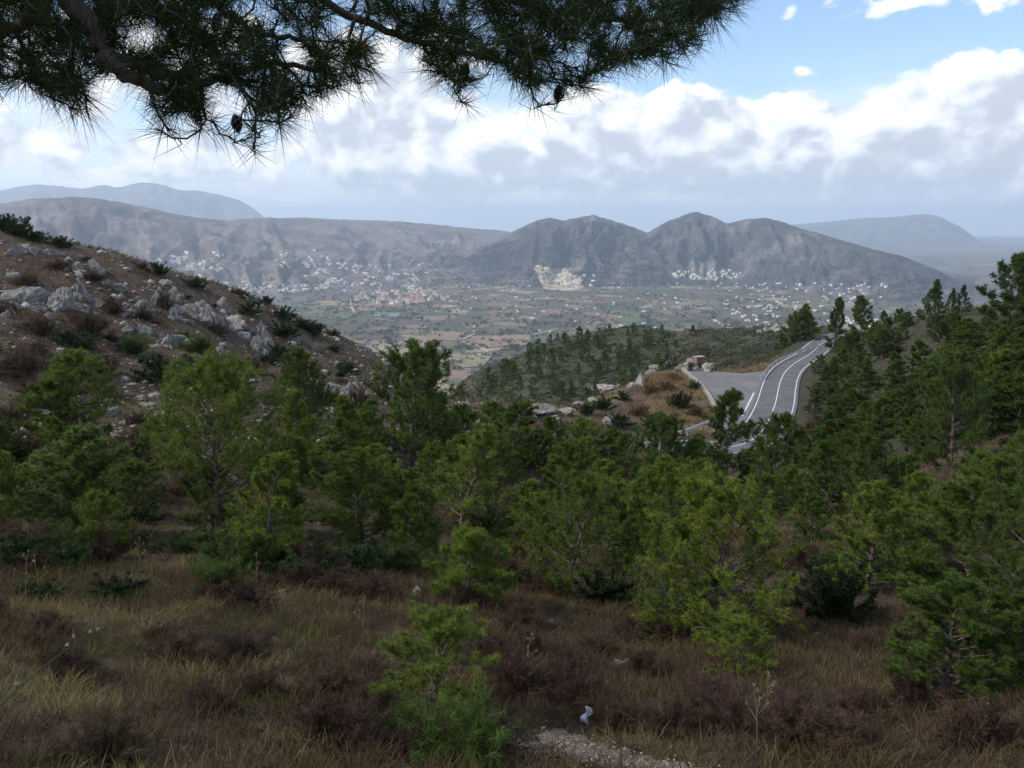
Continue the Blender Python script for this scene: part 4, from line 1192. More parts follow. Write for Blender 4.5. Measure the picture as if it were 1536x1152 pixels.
# wood on the hill across the ravine
Gr = 'pines on the hill across the ravine'; Lr = 'small pine on the dark hill across the ravine'
for x, y, h_ in [(1228,560,26),(1245,575,30),(1262,560,34),(1240,605,30),(1262,590,36),(1285,570,36),(1215,585,18),(1275,620,36),(1300,590,38),(1235,540,26),(1270,535,30),(1220,620,26),(1250,645,34),(1300,640,36)]:
    loc = near.hit(x, y)
    if loc is None or road_gap(np.array([loc.x]), np.array([loc.y]))[0] < 1.5: continue
    place_pine(PINE_B[random.randrange(5)], loc, px_size(h_, loc), px_size(h_ * 1.0, loc), None, (.6, .7, .55), 'dark rounded pine on the cut bank right above the road', 'pines on the cut bank')
extra = []
cnt = tries = 0
while cnt < 170 and tries < 6000:
    tries += 1
    x = r3.uniform(690, 1080); y = r3.uniform(492, 625)
    loc = near.hit(x, y, 255.0)
    if loc is None or loc.length < 280 or loc.length > 620: continue
    if r3.random() < sstep(930, 1080, x) * .85: continue
    if perlin(np.array(x / 30), np.array(y / 30), 29) + r3.normal() * .3 < -0.15: continue
    h = r3.uniform(3.2, 6.8); j = r3.uniform(.75, 1.2)
    if cnt >= 66: extra.append((PINE_C[cnt % 4], loc, h, r3.uniform(.6, .95), j)); cnt += 1; continue
    place_pine(PINE_C[cnt % 4], loc, h, h * r3.uniform(.6, .95), None, random.choice(((.6 * j, .68 * j, .6 * j), (.85 * j, .9 * j, .62 * j), (.7 * j, .76 * j, .55 * j))), Lr, Gr)
    cnt += 1
for x in (868, 848, 880, 895):
    loc = near.hit(x, 516 + abs(x - 868) * .2, 255.0)
    if loc: place_pine(PINE_C[0], loc, 9.5 - .1 * abs(x - 868), 5, None, (.5, .6, .6), 'taller pine on the crest of the hill across the ravine', 'crest pines across the ravine')

# the rest of that wood as one mass
EV, EF, EC, eo = [], [], [], 0
for proto, loc, h, asp, j in extra:
    cm = proto[1]; nv = len(cm.vertices); co = np.empty(nv * 3, np.float32); cm.vertices.foreach_get('co', co); co = co.reshape(-1, 3)
    cc4 = np.empty(nv * 4, np.float32); cm.color_attributes['Col'].data.foreach_get('color', cc4); a_ = random.uniform(0, 6.28); sz = h / proto[2]; sx = sz * asp * 1.3
    EV.append(np.stack([(co[:, 0] * math.cos(a_) - co[:, 1] * math.sin(a_)) * sx + loc.x, (co[:, 0] * math.sin(a_) + co[:, 1] * math.cos(a_)) * sx + loc.y, co[:, 2] * sz + loc.z], -1))
    EF.append(np.arange(nv).reshape(-1, 3) + eo); eo += nv
    EC.append(cc4.reshape(-1, 4)[:, :3] * np.array([.6, .7, .6]) * j)
if EV: tag(link('pine_wood', mesh_np('pine_wood', np.concatenate(EV), np.concatenate(EF), np.concatenate(EC)), M['needles']), 'mass of small pines on the hill across the ravine', kind='stuff')

# ------------------------------------------------------------------ shrubs
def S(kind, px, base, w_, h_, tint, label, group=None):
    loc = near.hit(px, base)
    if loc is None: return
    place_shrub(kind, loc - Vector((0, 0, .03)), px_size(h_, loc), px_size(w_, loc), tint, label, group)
Gs = 'dark evergreen bushes on the skyline of the stony slope'; Ls = 'dark evergreen bush on the skyline of the stony slope'
for x, b_, w_, h_ in [(20,352,50,32),(50,362,40,20),(90,370,34,18),(5,345,40,24),(238,412,34,22),(292,432,44,20),(372,470,44,20),(425,480,48,24),(425,505,50,28),(470,500,44,22),(455,492,36,18),(600,525,34,26),(545,520,18,14),(500,505,26,14)]:
    S('leafy', x, b_, w_, h_, (.55, .6, .6), Ls, Gs)
Gl = 'mixed bushes on the stony slope'
for x, b_, w_, h_, k, c_ in [(60,500,70,30,'dry',(.8,.75,.7)),(130,500,70,40,'dry',(.7,.7,.65)),(110,520,60,26,'leafy',(.55,.62,.5)),(170,470,40,30,'dry',(.8,.75,.7)),(300,530,60,30,'broom',(.9,.9,.7)),(250,575,110,50,'leafy',(.5,.58,.5)),(330,585,90,40,'leafy',(.5,.58,.52)),
        (200,530,50,30,'broom',(.7,.8,.6)),(380,560,50,30,'dry',(.8,.75,.7)),(215,480,30,22,'dry',(.8,.8,.7)),(30,560,80,40,'dry',(.7,.65,.6)),(60,600,80,40,'dry',(.7,.6,.55)),(20,640,70,40,'dry',(.7,.6,.55)),(420,540,50,30,'leafy',(.55,.62,.52)),(440,580,60,36,'leafy',(.5,.6,.5)),
        (245,460,30,24,'dry',(.8,.75,.7)),(140,420,40,16,'dry',(.9,.85,.7)),(40,425,40,16,'dry',(.9,.8,.65)),(90,400,40,14,'dry',(1,.9,.75)),(400,455,30,14,'leafy',(.6,.66,.55)),(520,560,40,24,'leafy',(.6,.7,.6)),(480,610,60,40,'leafy',(.5,.6,.5)),(540,610,50,34,'dry',(.8,.7,.6)),
        (150,560,70,36,'dry',(.75,.7,.62)),(90,560,60,30,'dry',(.7,.66,.6)),(200,700,110,60,'dry',(.6,.56,.5)),(160,720,110,60,'dry',(.55,.5,.45)),(250,660,80,40,'dry',(.7,.62,.55)),(30,700,80,50,'dry',(.6,.55,.5)),(330,650,60,40,'leafy',(.55,.62,.5))]:
    S(k, x, b_, w_, h_, c_, {'dry': 'brown dry bush', 'leafy': 'dark green bush', 'broom': 'yellowish green broom bush'}[k] + (' beside the grey outcrops' if b_ < 520 else ' in the gully below the outcrops' if b_ < 620 else ' at the foot') + ' of the stony slope', Gl + ' ' + k + str(int(b_ >= 520) + int(b_ >= 620)))
for _ in range(66):                                        # the bushes that darken that slope
    x = r3.uniform(-20, 640); y = r3.uniform(380, 660)
    loc = near.hit(x, y)
    if loc is None or loc.length < 50 or loc.length > 125: continue
    k = 'dry' if r3.random() < .6 else 'leafy'; s_ = r3.uniform(.8, 2.3); lb = ('broad ' if s_ > 1.5 else 'small ') + ('brown' if k == 'dry' else 'green') + ' bush among the ' + ('upper rocks' if y < 480 else 'lower stones') + ' of the stony slope'; j = r3.uniform(.75, 1.1)
    place_shrub(k, loc - Vector((0, 0, .05)), s_ * .55, s_ * 1.25, (.78 * j, .68 * j, .58 * j) if k == 'dry' else (.55 * j, .62 * j, .48 * j), lb, lb.replace(' bush ', ' bushes '))
# scrub round the lay-by mound
for x, b_, w_, h_, k, c_ in [(1020,612,42,32,'leafy',(.42,.5,.48)),(985,640,40,24,'leafy',(.6,.65,.5)),(1045,625,34,20,'dry',(.8,.7,.6)),(905,615,42,26,'leafy',(.55,.62,.55)),(880,620,36,20,'leafy',(.5,.58,.5)),(935,600,30,18,'leafy',(.5,.58,.52)),(960,625,40,22,'dry',(1.1,.85,.6)),(930,640,46,26,'leafy',(.5,.6,.5)),
        (1000,585,36,18,'dry',(1.5,1.2,.75)),(975,590,36,20,'dry',(1.5,1.15,.7)),(1010,570,30,14,'dry',(1.7,1.4,.85)),(1040,585,30,16,'broom',(.8,.8,.6)),(870,645,40,20,'leafy',(.6,.66,.5)),(1235,600,40,26,'leafy',(.45,.5,.45)),(1230,640,40,24,'dry',(.8,.7,.6)),(1260,620,40,28,'leafy',(.5,.58,.45)),
        (1215,650,36,22,'dry',(1.,.8,.6)),(1290,610,40,24,'broom',(.7,.75,.5)),(1330,610,40,26,'broom',(.6,.7,.5)),(1250,570,40,26,'leafy',(.4,.48,.45))]:
    S(k, x, b_, w_, h_, c_, {'dry': 'dry straw coloured bush near the road', 'leafy': 'dark bush growing near the road', 'broom': 'green broom bush near the road'}[k], {'dry': 'dry bushes near the road', 'leafy': 'dark bushes near the road', 'broom': 'broom bushes near the road'}[k])
for _ in range(34):
    x = r3.uniform(1225, 1560); y = r3.uniform(520, 700)
    loc = near.hit(x, y)
    if loc is None or loc.length < 85 or loc.length > 230 or road_gap(np.array([loc.x]), np.array([loc.y]))[0] < 2: continue
    s_ = r3.uniform(1.6, 3.6); j = r3.uniform(.7, 1.1); k = 'leafy' if r3.random() < .7 else 'broom'
    place_shrub(k, loc - Vector((0, 0, .1)), s_ * .55, s_ * 1.3, (.7 * j, .8 * j, .55 * j), 'green bush among the pines on the hill above the road', 'bushes on the hill above the road')
for _ in range(22):
    x = r3.uniform(-20, 780) if _ % 4 else r3.uniform(780, 1500); y = r3.uniform(812, 890)
    loc = near.hit(x, y); s_ = r3.uniform(.8, 1.7); j = r3.uniform(.8, 1.15)
    place_shrub('broom' if r3.random() < .6 else 'leafy', loc - Vector((0, 0, .05)), s_ * .7, s_ * 1.1, (.85 * j, .95 * j, .75 * j), 'olive green bush on the grassy bank ' + ('near the arching flower stalk' if x < 300 else 'behind the nearest young pine' if x < 800 else 'around the brightest pine'), 'olive bushes on the bank ' + str(int(x >= 300) + int(x >= 800)))
# foreground thickets
S('broom', 690, 1150, 190, 110, (1.0, 1.12, .85), 'feathery green broom below the nearest young pine')
S('broom', 620, 1120, 120, 80, (.85, .95, .75), 'smaller green broom at the foot of the nearest young pine')
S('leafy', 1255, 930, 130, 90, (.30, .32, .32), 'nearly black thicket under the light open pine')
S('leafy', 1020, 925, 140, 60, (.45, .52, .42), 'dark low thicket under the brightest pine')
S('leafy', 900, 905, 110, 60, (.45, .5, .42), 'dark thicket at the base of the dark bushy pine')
S('leafy', 350, 850, 150, 60, (.85, .95, .75), 'green leafy bush at the foot of the broad light green pine')
S('leafy', 410, 830, 110, 80, (.9, 1.0, .85), 'pale green leafy bush beside the broad light green pine')
S('leafy', 540, 860, 140, 60, (.8, .95, .85), 'green leafy bush at the bank edge behind the rocks')
S('broom', 480, 850, 60, 40, (.85, .95, .6), 'small yellow green bush at the bank edge')
S('broom', 100, 840, 90, 50, (.75, .85, .6), 'grey green broom on the bank above the tall dry grass')
S('leafy', 735, 800, 110, 50, (1.1, 1.0, .6), 'yellowish olive bush behind the round bushy pine')
Gd = 'brown scrub bushes in the foreground'; Ld = 'low brown twiggy scrub bush in the dry foreground'
for x, y, w_, h_ in [(740,1000,110,60),(800,985,90,50),(770,1040,130,75),(850,1010,90,50),(880,1060,110,50),(930,1090,100,50),(1010,1100,130,60),(1090,1090,120,55),(1180,1110,130,60),(1060,1050,110,45),(1290,1080,120,50),(560,900,100,45),(500,890,90,40),(440,880,90,40),(1000,960,110,45),(330,890,90,40)]:
    S('dry', x, y, w_, h_, (.72, .60, .58), 'dense dark purple brown heather like bush by the path and rocks' if x > 700 else 'dense dark brown bush along the bank edge', 'dark heather bushes by the path' if x > 700 else 'dark bushes along the bank edge')
for _ in range(74):
    x = r3.uniform(-40, 1580); y = 905 + 240 * r3.random() ** 1.1
    if x < 500 and r3.random() < .45: continue
    if 770 < x < 960 and y > 1085: continue
    loc = near.hit(x, y); s_ = r3.uniform(.5, 1.2)
    j = r3.uniform(.7, 1.15); ti = random.randrange(4); c_ = ((.78 * j, .66 * j, .68 * j), (.95 * j, .85 * j, .75 * j), (.6 * j, .52 * j, .54 * j), (.8 * j, .85 * j, .7 * j))[ti]
    lb = ('purple brown', 'pale brown', 'dark brown', 'grey green')[ti] + ' twiggy scrub bush ' + ('near the gravel path' if 640 < x < 1080 and y > 1020 else 'in the grass of the open bank' if x < 640 else 'in front of the large dark pines' if x > 1080 else 'around the pale rocks')
    place_shrub('dry', loc - Vector((0, 0, .05)), s_ * .62, s_ * 1.15, c_, lb, lb.replace('bush ', 'bushes '))
Gm = 'brown scrub bushes between the pines'
for _ in range(58):
    x = r3.uniform(-20, 1560); y = r3.uniform(660, 900)
    loc = near.hit(x, y)
    if loc is None or loc.length > 110 or road_gap(np.array([loc.x]), np.array([loc.y]))[0] < 4: continue
    s_ = r3.uniform(.8, 1.9); j = r3.uniform(.7, 1.1); k = 'dry' if r3.random() < .6 else 'leafy'
    c_ = (.8 * j, .7 * j, .62 * j) if k == 'dry' else (.6 * j, .68 * j, .52 * j)
    lb = ('large ' if s_ > 1.35 else 'small ') + ('brown' if k == 'dry' else 'dark green') + ' bush between the pines ' + ('below the stony slope' if x < 500 else 'in the middle of the hollow' if x < 1000 else 'under the hill wood')
    place_shrub(k, loc - Vector((0, 0, .05)), s_ * .6, s_ * 1.3, c_, lb, lb.replace(' bush ', ' bushes '))

# ------------------------------------------------------------------ grass and low scrub that nobody could count
def cover(name, label, n, dmin, dmax, per, ln, wd, seed, seg, palette, mat, keep=None, spread=0.10, up=0.9, amin=-0.66, amax=0.66):
    r = np.random.default_rng(seed)
    a_ = r.uniform(amin, amax, n); d_ = np.sqrt(r.uniform(dmin ** 2, dmax ** 2, n))
    if dmax > 40: d_ = np.exp(r.uniform(math.log(dmin), math.log(dmax), n))
    x_, y_ = d_ * np.sin(a_), d_ * np.cos(a_)
    k = np.ones(n, bool)
    if keep is not None: k = keep(x_, y_, d_, r)
    x_, y_, d_ = x_[k], y_[k], d_[k]; n = len(x_)
    c_ = palette(x_, y_, r)
    sz = r.uniform(.6, 1.3, n) * (1 if dmax < 40 else np.clip((d_ / 45) ** 0.45, .8, 2.0))
    bx = np.repeat(x_, per) + r.normal(size=n * per) * spread * np.repeat(sz, per); by = np.repeat(y_, per) + r.normal(size=n * per) * spread * np.repeat(sz, per)
    bz = near.height(bx, by) - 0.02
    lean = r.normal(size=(n, 2)) * .25
    dd = r.normal(size=(n * per, 3)) * .5; dd[:, :2] += np.repeat(lean, per, 0); dd[:, 2] = up
    dd = unit(dd)
    L_ = ln * r.uniform(.45, 1.25, n * per) * np.repeat(sz, per)
    C0 = np.repeat(c_, per, 0) * r.uniform(.75, 1.25, (n * per, 1))
    V, Fc, C = blades(np.stack([bx, by, bz], -1), dd, L_, np.full(n * per, wd) * np.repeat(sz, per), r, C0, droop=0.22, seg=seg)
    o = link(name, mesh_np(name, V, Fc, C), mat)
    return tag(o, label, kind='stuff')

STRAW = np.array([0.26, 0.205, 0.088]); OLIVE = np.array([0.115, 0.108, 0.034]); PURP = np.array([0.090, 0.060, 0.038]); RUST = np.array([0.135, 0.09, 0.042]); SAGE = np.array([0.11, 0.115, 0.055])
def pal_fore(x, y, r):
    n1 = fbm(x / 2.2, y / 2.2, 3, 201) * 1.6; n2 = fbm(x / 1.1, y / 1.1, 2, 202) * 1.6
    lft = 1 - sstep(-3.5, 1.5, x + (y - 12) * .15)
    c = PURP[None] * np.ones((len(x), 1))
    def mx(c, k, f): return c * (1 - f[:, None]) + k[None] * f[:, None]
    c = mx(c, RUST, sstep(-.1, .5, n2) * .7)
    c = mx(c, STRAW, np.clip(sstep(-.15, .55, n1) * (.36 + .50 * lft), 0, 1))
    c = mx(c, OLIVE, sstep(.05, .55, -n1) * (.25 + .6 * lft))
    c = mx(c, SAGE, sstep(.35, .7, n2) * .5)
    return c * r.uniform(.75, 1.25, (len(x), 1))
PATH = [at(800, 1100, 9.8), at(850, 1120, 9.4), at(900, 1140, 9.0), at(960, 1165, 8.6), at(1040, 1200, 8.1)]
def off_path(x, y, d, r): return seg_dist(x, y, PATH) > 0.30 + r.normal(size=len(x)) * .16
cover('dry_grass', 'dry brown and straw coloured grass covering the foreground bank', 14000, 7.0, 21, 13, 0.35, 0.0088, 61, 2, pal_fore, M['grass'], off_path, 0.07)
cover('dry_scrub', 'low brown scrub carpeting the bank behind the grass', 9000, 18, 34, 13, 0.36, 0.013, 62, 1, pal_fore, M['grass'], None, 0.12)
def pal_mid(x, y, r):
    n1 = fbm(x / 9, y / 9, 3, 211) * 1.6; n2 = fbm(x / 4, y / 4, 2, 212) * 1.6
    c = PURP[None] * 1.05 * np.ones((len(x), 1))
    def mx(c, k, f): return c * (1 - f[:, None]) + k[None] * f[:, None]
    c = mx(c, RUST, sstep(-.2, .4, n2) * .7); c = mx(c, STRAW, sstep(.1, .6, n1) * .6)
    c = mx(c, np.array([0.085, 0.098, 0.04]), (np.arctan2(x, y) < -.02) * sstep(-.1, .35, n2) * .75)
    c = mx(c, np.array([0.055, 0.068, 0.028]), (np.arctan2(x, y) > .29) * (np.hypot(x, y) > 80) * sstep(-.5, .1, n2) * .85); c = mx(c, OLIVE, sstep(0, .5, -n1) * .8)
    return c * r.uniform(.7, 1.3, (len(x), 1))
def keep_mid(x, y, d, r):
    lf = (np.arctan2(x, y) < -0.03) & (d > 52)
    k = ~(lf & (fbm(x / 5, y / 5, 2, 213) + r.normal(size=len(x)) * .25 < -0.32))
    return k & (road_gap(x, y) > 1.2)
cover('hillside_scrub', 'mixed brown and olive scrub covering the slopes between the pines', 36000, 30, 235, 8, 0.50, 0.045, 63, 1, pal_mid, M['grass'], keep_mid, 0.25)
def pal_gold(x, y, r): return np.array([[0.27, 0.195, 0.10]]) * r.uniform(.7, 1.25, (len(x), 1))
def keep_gold(x, y, d, r):
    g_ = road_gap(x, y); a_ = np.arctan2(x, y)
    end = (d > 168) & (d < 186) & (g_ > .6) & (g_ < 9) & (a_ > 0.243) & (a_ < 0.31)
    mound = (d > 128) & (d < 172) & (g_ > .8) & (g_ < 9) & (a_ > 0.12) & (a_ < 0.235) & (fbm(x / 4, y / 4, 2, 214) > -.1)
    return end | mound
cover('golden_grass', 'golden dry grass fringing the lay-by', 26000, 120, 190, 9, 0.50, 0.05, 64, 1, pal_gold, M['grass'], keep_gold, 0.3, amin=.1, amax=.34)
# dark maquis on the hill across the ravine
def pal_maq(x, y, r):
    n1 = fbm(x / 30, y / 30, 3, 221) * 1.6
    c = np.array([[0.078, 0.080, 0.036]]) * np.ones((len(x), 1)); f = sstep(.1, .5, n1)[:, None]
    return (c * (1 - f) + np.array([[0.15, 0.125, 0.07]]) * f) * r.uniform(.6, 1.35, (len(x), 1))
def keep_maq(x, y, d, r): return (fbm(x / 16, y / 16, 3, 222) + r.normal(size=len(x)) * .25 > -.22) & (road_gap(x, y) > 6)
cover('maquis', 'dark evergreen scrub covering the hill across the ravine', 21000, 235, 640, 9, 0.95, 0.30, 65, 1, pal_maq, M['leaves'], keep_maq, 0.45, up=.6, amin=-.16, amax=.62)

# gravel path with loose stones
m_, t, b = new_mat('gravel')
p = wpos(t); n = t.noise(p, 6, 6, 0.7); v = t.voro(p, 26)
c = t.ramp(n, [(0.3, (0.10, 0.078, 0.058)), (0.7, (0.20, 0.165, 0.13))]); c = t.mix(t.mrange(v, .15, .35, .5, 0), c, (0.36, 0.33, 0.29))
t.l(c, b.inputs['Base Color']); bump(t, b, v, 0.8, 0.02); M['gravel'] = m_
pp = catmull(PATH, 8)
hz_ = lambda x, y: float(near.height(np.array([x]), np.array([y]))[0]) + 0.03
pv, pf = [], []
for i in range(len(pp)):
    a_ = pp[max(i - 1, 0)]; b_ = pp[min(i + 1, len(pp) - 1)]; d = Vector((b_.x - a_.x, b_.y - a_.y, 0)).normalized()
    for k in range(7):
        o_ = (k - 3) / 3 * (.42 + .08 * math.sin(i * 1.3 + k)); x_, y_ = pp[i].x - d.y * o_, pp[i].y + d.x * o_
        pv.append((x_, y_, hz_(x_, y_) + .02 * random.random()))
for i in range(len(pp) - 1):
    for k in range(6): pf.append((i * 7 + k, i * 7 + k + 1, i * 7 + k + 8, i * 7 + k + 7))
tag(poly_obj('path', pv, pf, M['gravel']), 'narrow stony gravel path', kind='structure')
n = 900; tt = rng.uniform(0, len(pp) - 1.01, n); ii = tt.astype(int)
pa = np.array([p_[:] for p_ in pp]); ps = pa[ii] * (1 - (tt - ii))[:, None] + pa[ii + 1] * (tt - ii)[:, None]
ps[:, :2] += rng.normal(size=(n, 2)) * .30; sz = 0.010 * np.exp(rng.normal(size=n) * .55)
ps[:, 2] = near.height(ps[:, 0], ps[:, 1]) + .045
V, Fc, C = low_rocks(n, ps, sz, 9, (0.30, 0.265, 0.22), .45)
tag(link('path_gravel', mesh_np('path_gravel', V, Fc, C), M['stones']), 'loose pale gravel on the path', kind='stuff')

# scrap of white paper caught in the scrub
m_, t, b = new_mat('white_paper'); b.inputs['Base Color'].default_value = (0.78, 0.80, 0.84, 1); M['paper'] = m_
pl_ = near.hit(878, 1090); bm = bmesh.new()
bmesh.ops.create_grid(bm, x_segments=8, y_segments=10, size=0.5)
for v_ in bm.verts:
    x_, y_ = v_.co.x, v_.co.y
    v_.co = Vector((x_ * .12 * (1 - .5 * abs(y_)) + .02 * math.sin(y_ * 7), .04 * math.sin(x_ * 6 + y_ * 4) + .05 * x_ * y_, .10 + y_ * .20))
bmesh.ops.solidify(bm, geom=bm.faces[:], thickness=0.004)
me = bpy.data.meshes.new('paper_scrap'); bm.to_mesh(me); bm.free()
po = tag(link('paper_scrap', me, M['paper'], None, pl_ + Vector((0, 0, .06))), 'crumpled scrap of white paper caught upright in the brown scrub', 'paper')
po.rotation_euler = (-.2, .25, .3)

# arching green flower stalk and dry thistles
def stem_plant(name, label, cat, loc, pts, rad, colr, heads, hcol, group=None, hr=.03):
    e = empty(name, loc)
    wv_, wf_ = tubes([(np.array(pts), np.linspace(rad, rad * .45, len(pts)))] + heads, 6)
    link('stem', mesh_np('stem', wv_, wf_, np.tile(np.array([colr]), (len(wv_), 1)), smooth=True), M['twig'], e)
    hp = [np.array(h_[0][-1]) for h_ in heads] + [np.array(pts[-1])]
    r = np.random.default_rng(3)
    for q_ in hp:
        n = 26; dd = unit(r.normal(size=(n, 3)) + np.array([0, 0, .4]))
        V, Fc, C = blades(np.tile(q_, (n, 1)), dd, hr * r.uniform(.6, 1.2, n), np.full(n, hr * .35), r, np.tile(np.array([hcol]), (n, 1)))
        link('flower_head', mesh_np('flower_head', V, Fc, C), M['grass'], e)
    return tag(e, label, cat, group)
b0 = near.hit(-60, 1120); tipv = at(146, 944, b0.length * 1.02); rel = tipv - b0
pts = [np.array((rel * f)[:]) + np.array([0, 0, .35 * f * (1 - f)]) for f in np.linspace(0, 1, 12)]
hd = [(np.array([pts[k], pts[k] + np.array([dx, 0, dz])]), np.array([.004, .002])) for k, dx, dz in ((4, .02, .08), (6, .05, -.1), (8, .03, .07), (9, -.02, .08), (10, .04, .05))]
stem_plant('flower_stalk', 'long arching green flower stalk leaning over the dry grass', 'plant', b0, pts, .012, (0.05, 0.075, 0.03), hd, (0.5, 0.5, 0.42))
for i, (x, y, h_) in enumerate([(1135, 1125, 95), (1150, 1070, 60), (1480, 1110, 50), (60, 900, 60), (40, 905, 70), (385, 880, 50), (545, 955, 60), (210, 860, 50), (790, 1010, 60)]):
    l0 = near.hit(x, y); hh = px_size(h_, l0); lx = random.uniform(-.2, .2) * hh
    pts = [np.array([lx * f * f, 0, hh * f]) for f in np.linspace(0, 1, 6)]
    hd = []
    for k in range(5):
        f = random.uniform(.35, .95); a_ = random.uniform(0, 6.28); q_ = np.array([lx * f * f, 0, hh * f]); hd.append((np.array([q_, q_ + np.array([math.cos(a_) * .3, math.sin(a_) * .3, .28]) * hh * (1.1 - f)]), np.array([.004, .002])))
    stem_plant('dry_thistle', 'pale dead thistle with straw heads standing in dark scrub' if i == 0 else 'thin dry flower stalk with straw heads in the scrub', 'plant', l0, pts, .006, (0.26, 0.20, 0.12), hd, (0.36, 0.29, 0.17), None if i == 0 else 'dry flower stalks')
# dark post by the crest track
lc = near.hit(1452, 464)
if lc is not None:
    pe = empty('post', lc)
    block('pole', 0, 0, .7, .16, .16, 1.6, M['bark'], pe, bev=.02); block('panel', 0, -.05, 1.35, .7, .09, .55, M['bark'], pe, bev=.02)
    tag(pe, 'small dark post with a panel on the hill crest', 'post')

# ------------------------------------------------------------------ old pine whose boughs overhang the viewpoint
def old_pine():
    r = np.random.default_rng(77)
    root = np.array([-3.5, 1.1, -1.7])
    e = empty('pine_tree', Vector(root))
    tag(e, 'old pine whose dark boughs and cones hang over the viewpoint', 'pine tree')
    tr = np.array([[0, 0, -.1], [.05, .02, .8], [.16, .05, 1.8], [.22, .1, 2.9], [.4, .12, 3.9], [.5, .2, 5.2]]) + root
    def P3(px, py, d): return np.array(at(px, py, d)[:])
    limbs = {
     'a': [tr[2], (tr[2] + P3(-60, -190, 2.2)) / 2 + np.array([0, 0, .12]), P3(-20, -120, 2.2), P3(80, -20, 2.2), P3(140, 45, 2.2), P3(158, 85, 2.2), P3(185, 108, 2.2), P3(225, 128, 2.25), P3(275, 148, 2.3)],
     'b': [P3(158, 85, 2.2), P3(215, 100, 2.3), P3(280, 118, 2.4), P3(330, 120, 2.5), P3(400, 95, 2.6), P3(470, 105, 2.7)],
     'c': [tr[3], (tr[3] + P3(0, -330, 2.6)) / 2 + np.array([0, 0, .1]), P3(60, -250, 2.6), P3(250, -150, 2.6), P3(400, -60, 2.6), P3(520, 20, 2.6), P3(620, 60, 2.55), P3(700, 80, 2.5), P3(770, 95, 2.5)],
     'd': [P3(400, -60, 2.6), P3(560, -50, 2.8), P3(720, -10, 2.9), P3(850, 20, 2.9), P3(960, 30, 2.9), P3(1040, 15, 2.9)],
     'f': [P3(80, -20, 2.2), P3(40, 30, 2.3), P3(0, 50, 2.4), P3(-60, 90, 2.5)],
     'g': [P3(250, -150, 2.6), P3(280, -60, 2.5), P3(330, 10, 2.45), P3(390, 50, 2.4), P3(450, 60, 2.4)],
    }
    rad = {'a': (.034, .011), 'b': (.015, .007), 'c': (.020, .006), 'd': (.014, .006), 'f': (.016, .007), 'g': (.013, .006)}
    nodes, nrad, ndir = [], [], []
    bark = lambda nm, v, f: link(nm, mesh_np(nm, v, f, smooth=True), M['bark'], e)
    v, f = tubes([(tr - root, np.array([.20, .16, .14, .12, .08, .03]))], 10); bark('trunk', v, f)
    for k, pts in limbs.items():
        cp = np.array([q_[:] for q_ in catmull([Vector(q_) for q_ in pts], 7)])
        cp[1:-1] += r.normal(size=cp[1:-1].shape) * .003
        rr = np.linspace(rad[k][0], rad[k][1], len(cp))
        v, f = tubes([(cp - root, rr)], 9); bark('limb', v, f)
        vis = cp[:, 1] > 1.6
        for q_, ra in zip(cp[vis], rr[vis]): nodes.append(q_); nrad.append(ra); ndir.append(unit(cp[-1] - cp[0]))
    # outline of the hanging foliage, by photo column
    ox = [-120, 0, 60, 130, 165, 190, 240, 300, 345, 380, 430, 470, 545, 572, 585, 610, 640, 700, 740, 800, 850, 900, 935, 1010, 1050, 1100, 1135]
    oy = [150, 150, 160, 185, 120, 150, 205, 198, 150, 232, 195, 172, 150, 95, 55, 85, 125, 165, 130, 158, 160, 155, 120, 118, 70, 40, -10]
    tips = []
    N = 3000
    while len(tips) < N:
        x = r.uniform(-150, 1130); y = r.uniform(-130, 230); lim = np.interp(x, ox, oy)
        if y > lim - 26: continue
        # airy gaps between the sprays
        gp = perlin(np.array(x / 58), np.array(y / 40), 55) + .55 * perlin(np.array(x / 24), np.array(y / 20), 56)
        if y > -10 and gp < -0.30 + .16 * r.normal(): continue
        if 480 < x < 585 and y < 60 and y > -20 and r.random() < .65: continue
        tips.append(P3(x, y, r.uniform(2.05, 3.1)))
    for x, y in [(380, 226), (378, 212), (345, 210), (300, 200), (255, 205), (235, 200), (130, 172), (110, 168), (80, 152), (420, 196), (360, 185), (320, 190), (400, 190), (120, 165), (100, 150), (60, 130), (20, 120), (540, 130), (555, 110), (640, 110), (690, 145), (800, 150), (845, 150), (880, 140), (1000, 100), (1040, 60), (1100, 20), (440, 180), (460, 160), (700, 160), (820, 160)]:
        tips.append(P3(x, y, r.uniform(2.2, 2.6)))
    tips = np.array(tips)
    nd = np.array(nodes); dist = np.array([np.min(np.linalg.norm(nd - q_, axis=1)) for q_ in tips])
    order = np.argsort(dist)
    wood, tb, td = [], [], []
    for i in order:
        q_ = tips[i]
        dv = np.linalg.norm(nd - q_, axis=1); j = int(np.argmin(dv)); p0 = nd[j]; L = dv[j]
        if L < .03: continue
        k = max(2, int(L / .05) + 1)
        sag = r.normal(size=3) * .10 * L + np.array([0, 0, -.10 * L])
        path = np.array([p0 * (1 - f_) + q_ * f_ + sag * 4 * f_ * (1 - f_) + np.array([0, 0, .12 * L * f_ * f_]) for f_ in np.linspace(0, 1, k + 1)])
        r0 = min(nrad[j] * .62, .0075); r0 = max(r0, .0026)
        wood.append((path, np.linspace(r0, .0020, k + 1)))
        nd = np.concatenate([nd, path[1:]]); nrad += list(np.linspace(r0, .0020, k + 1)[1:])
        dr = unit(path[-1] - path[-2]); tb.append(path[-1]); td.append(dr)
    v, f = tubes([(a_ - root, b_) for a_, b_ in wood], 4)
    tag(bark('twigs', v, f), kind='stuff')
    tb, td = np.array(tb), np.array(td)
    per = 38
    back = r.uniform(0, 1, (len(tb), per, 1)) ** 1.4 * .07
    base = (tb[:, None] - td[:, None] * back).reshape(-1, 3)
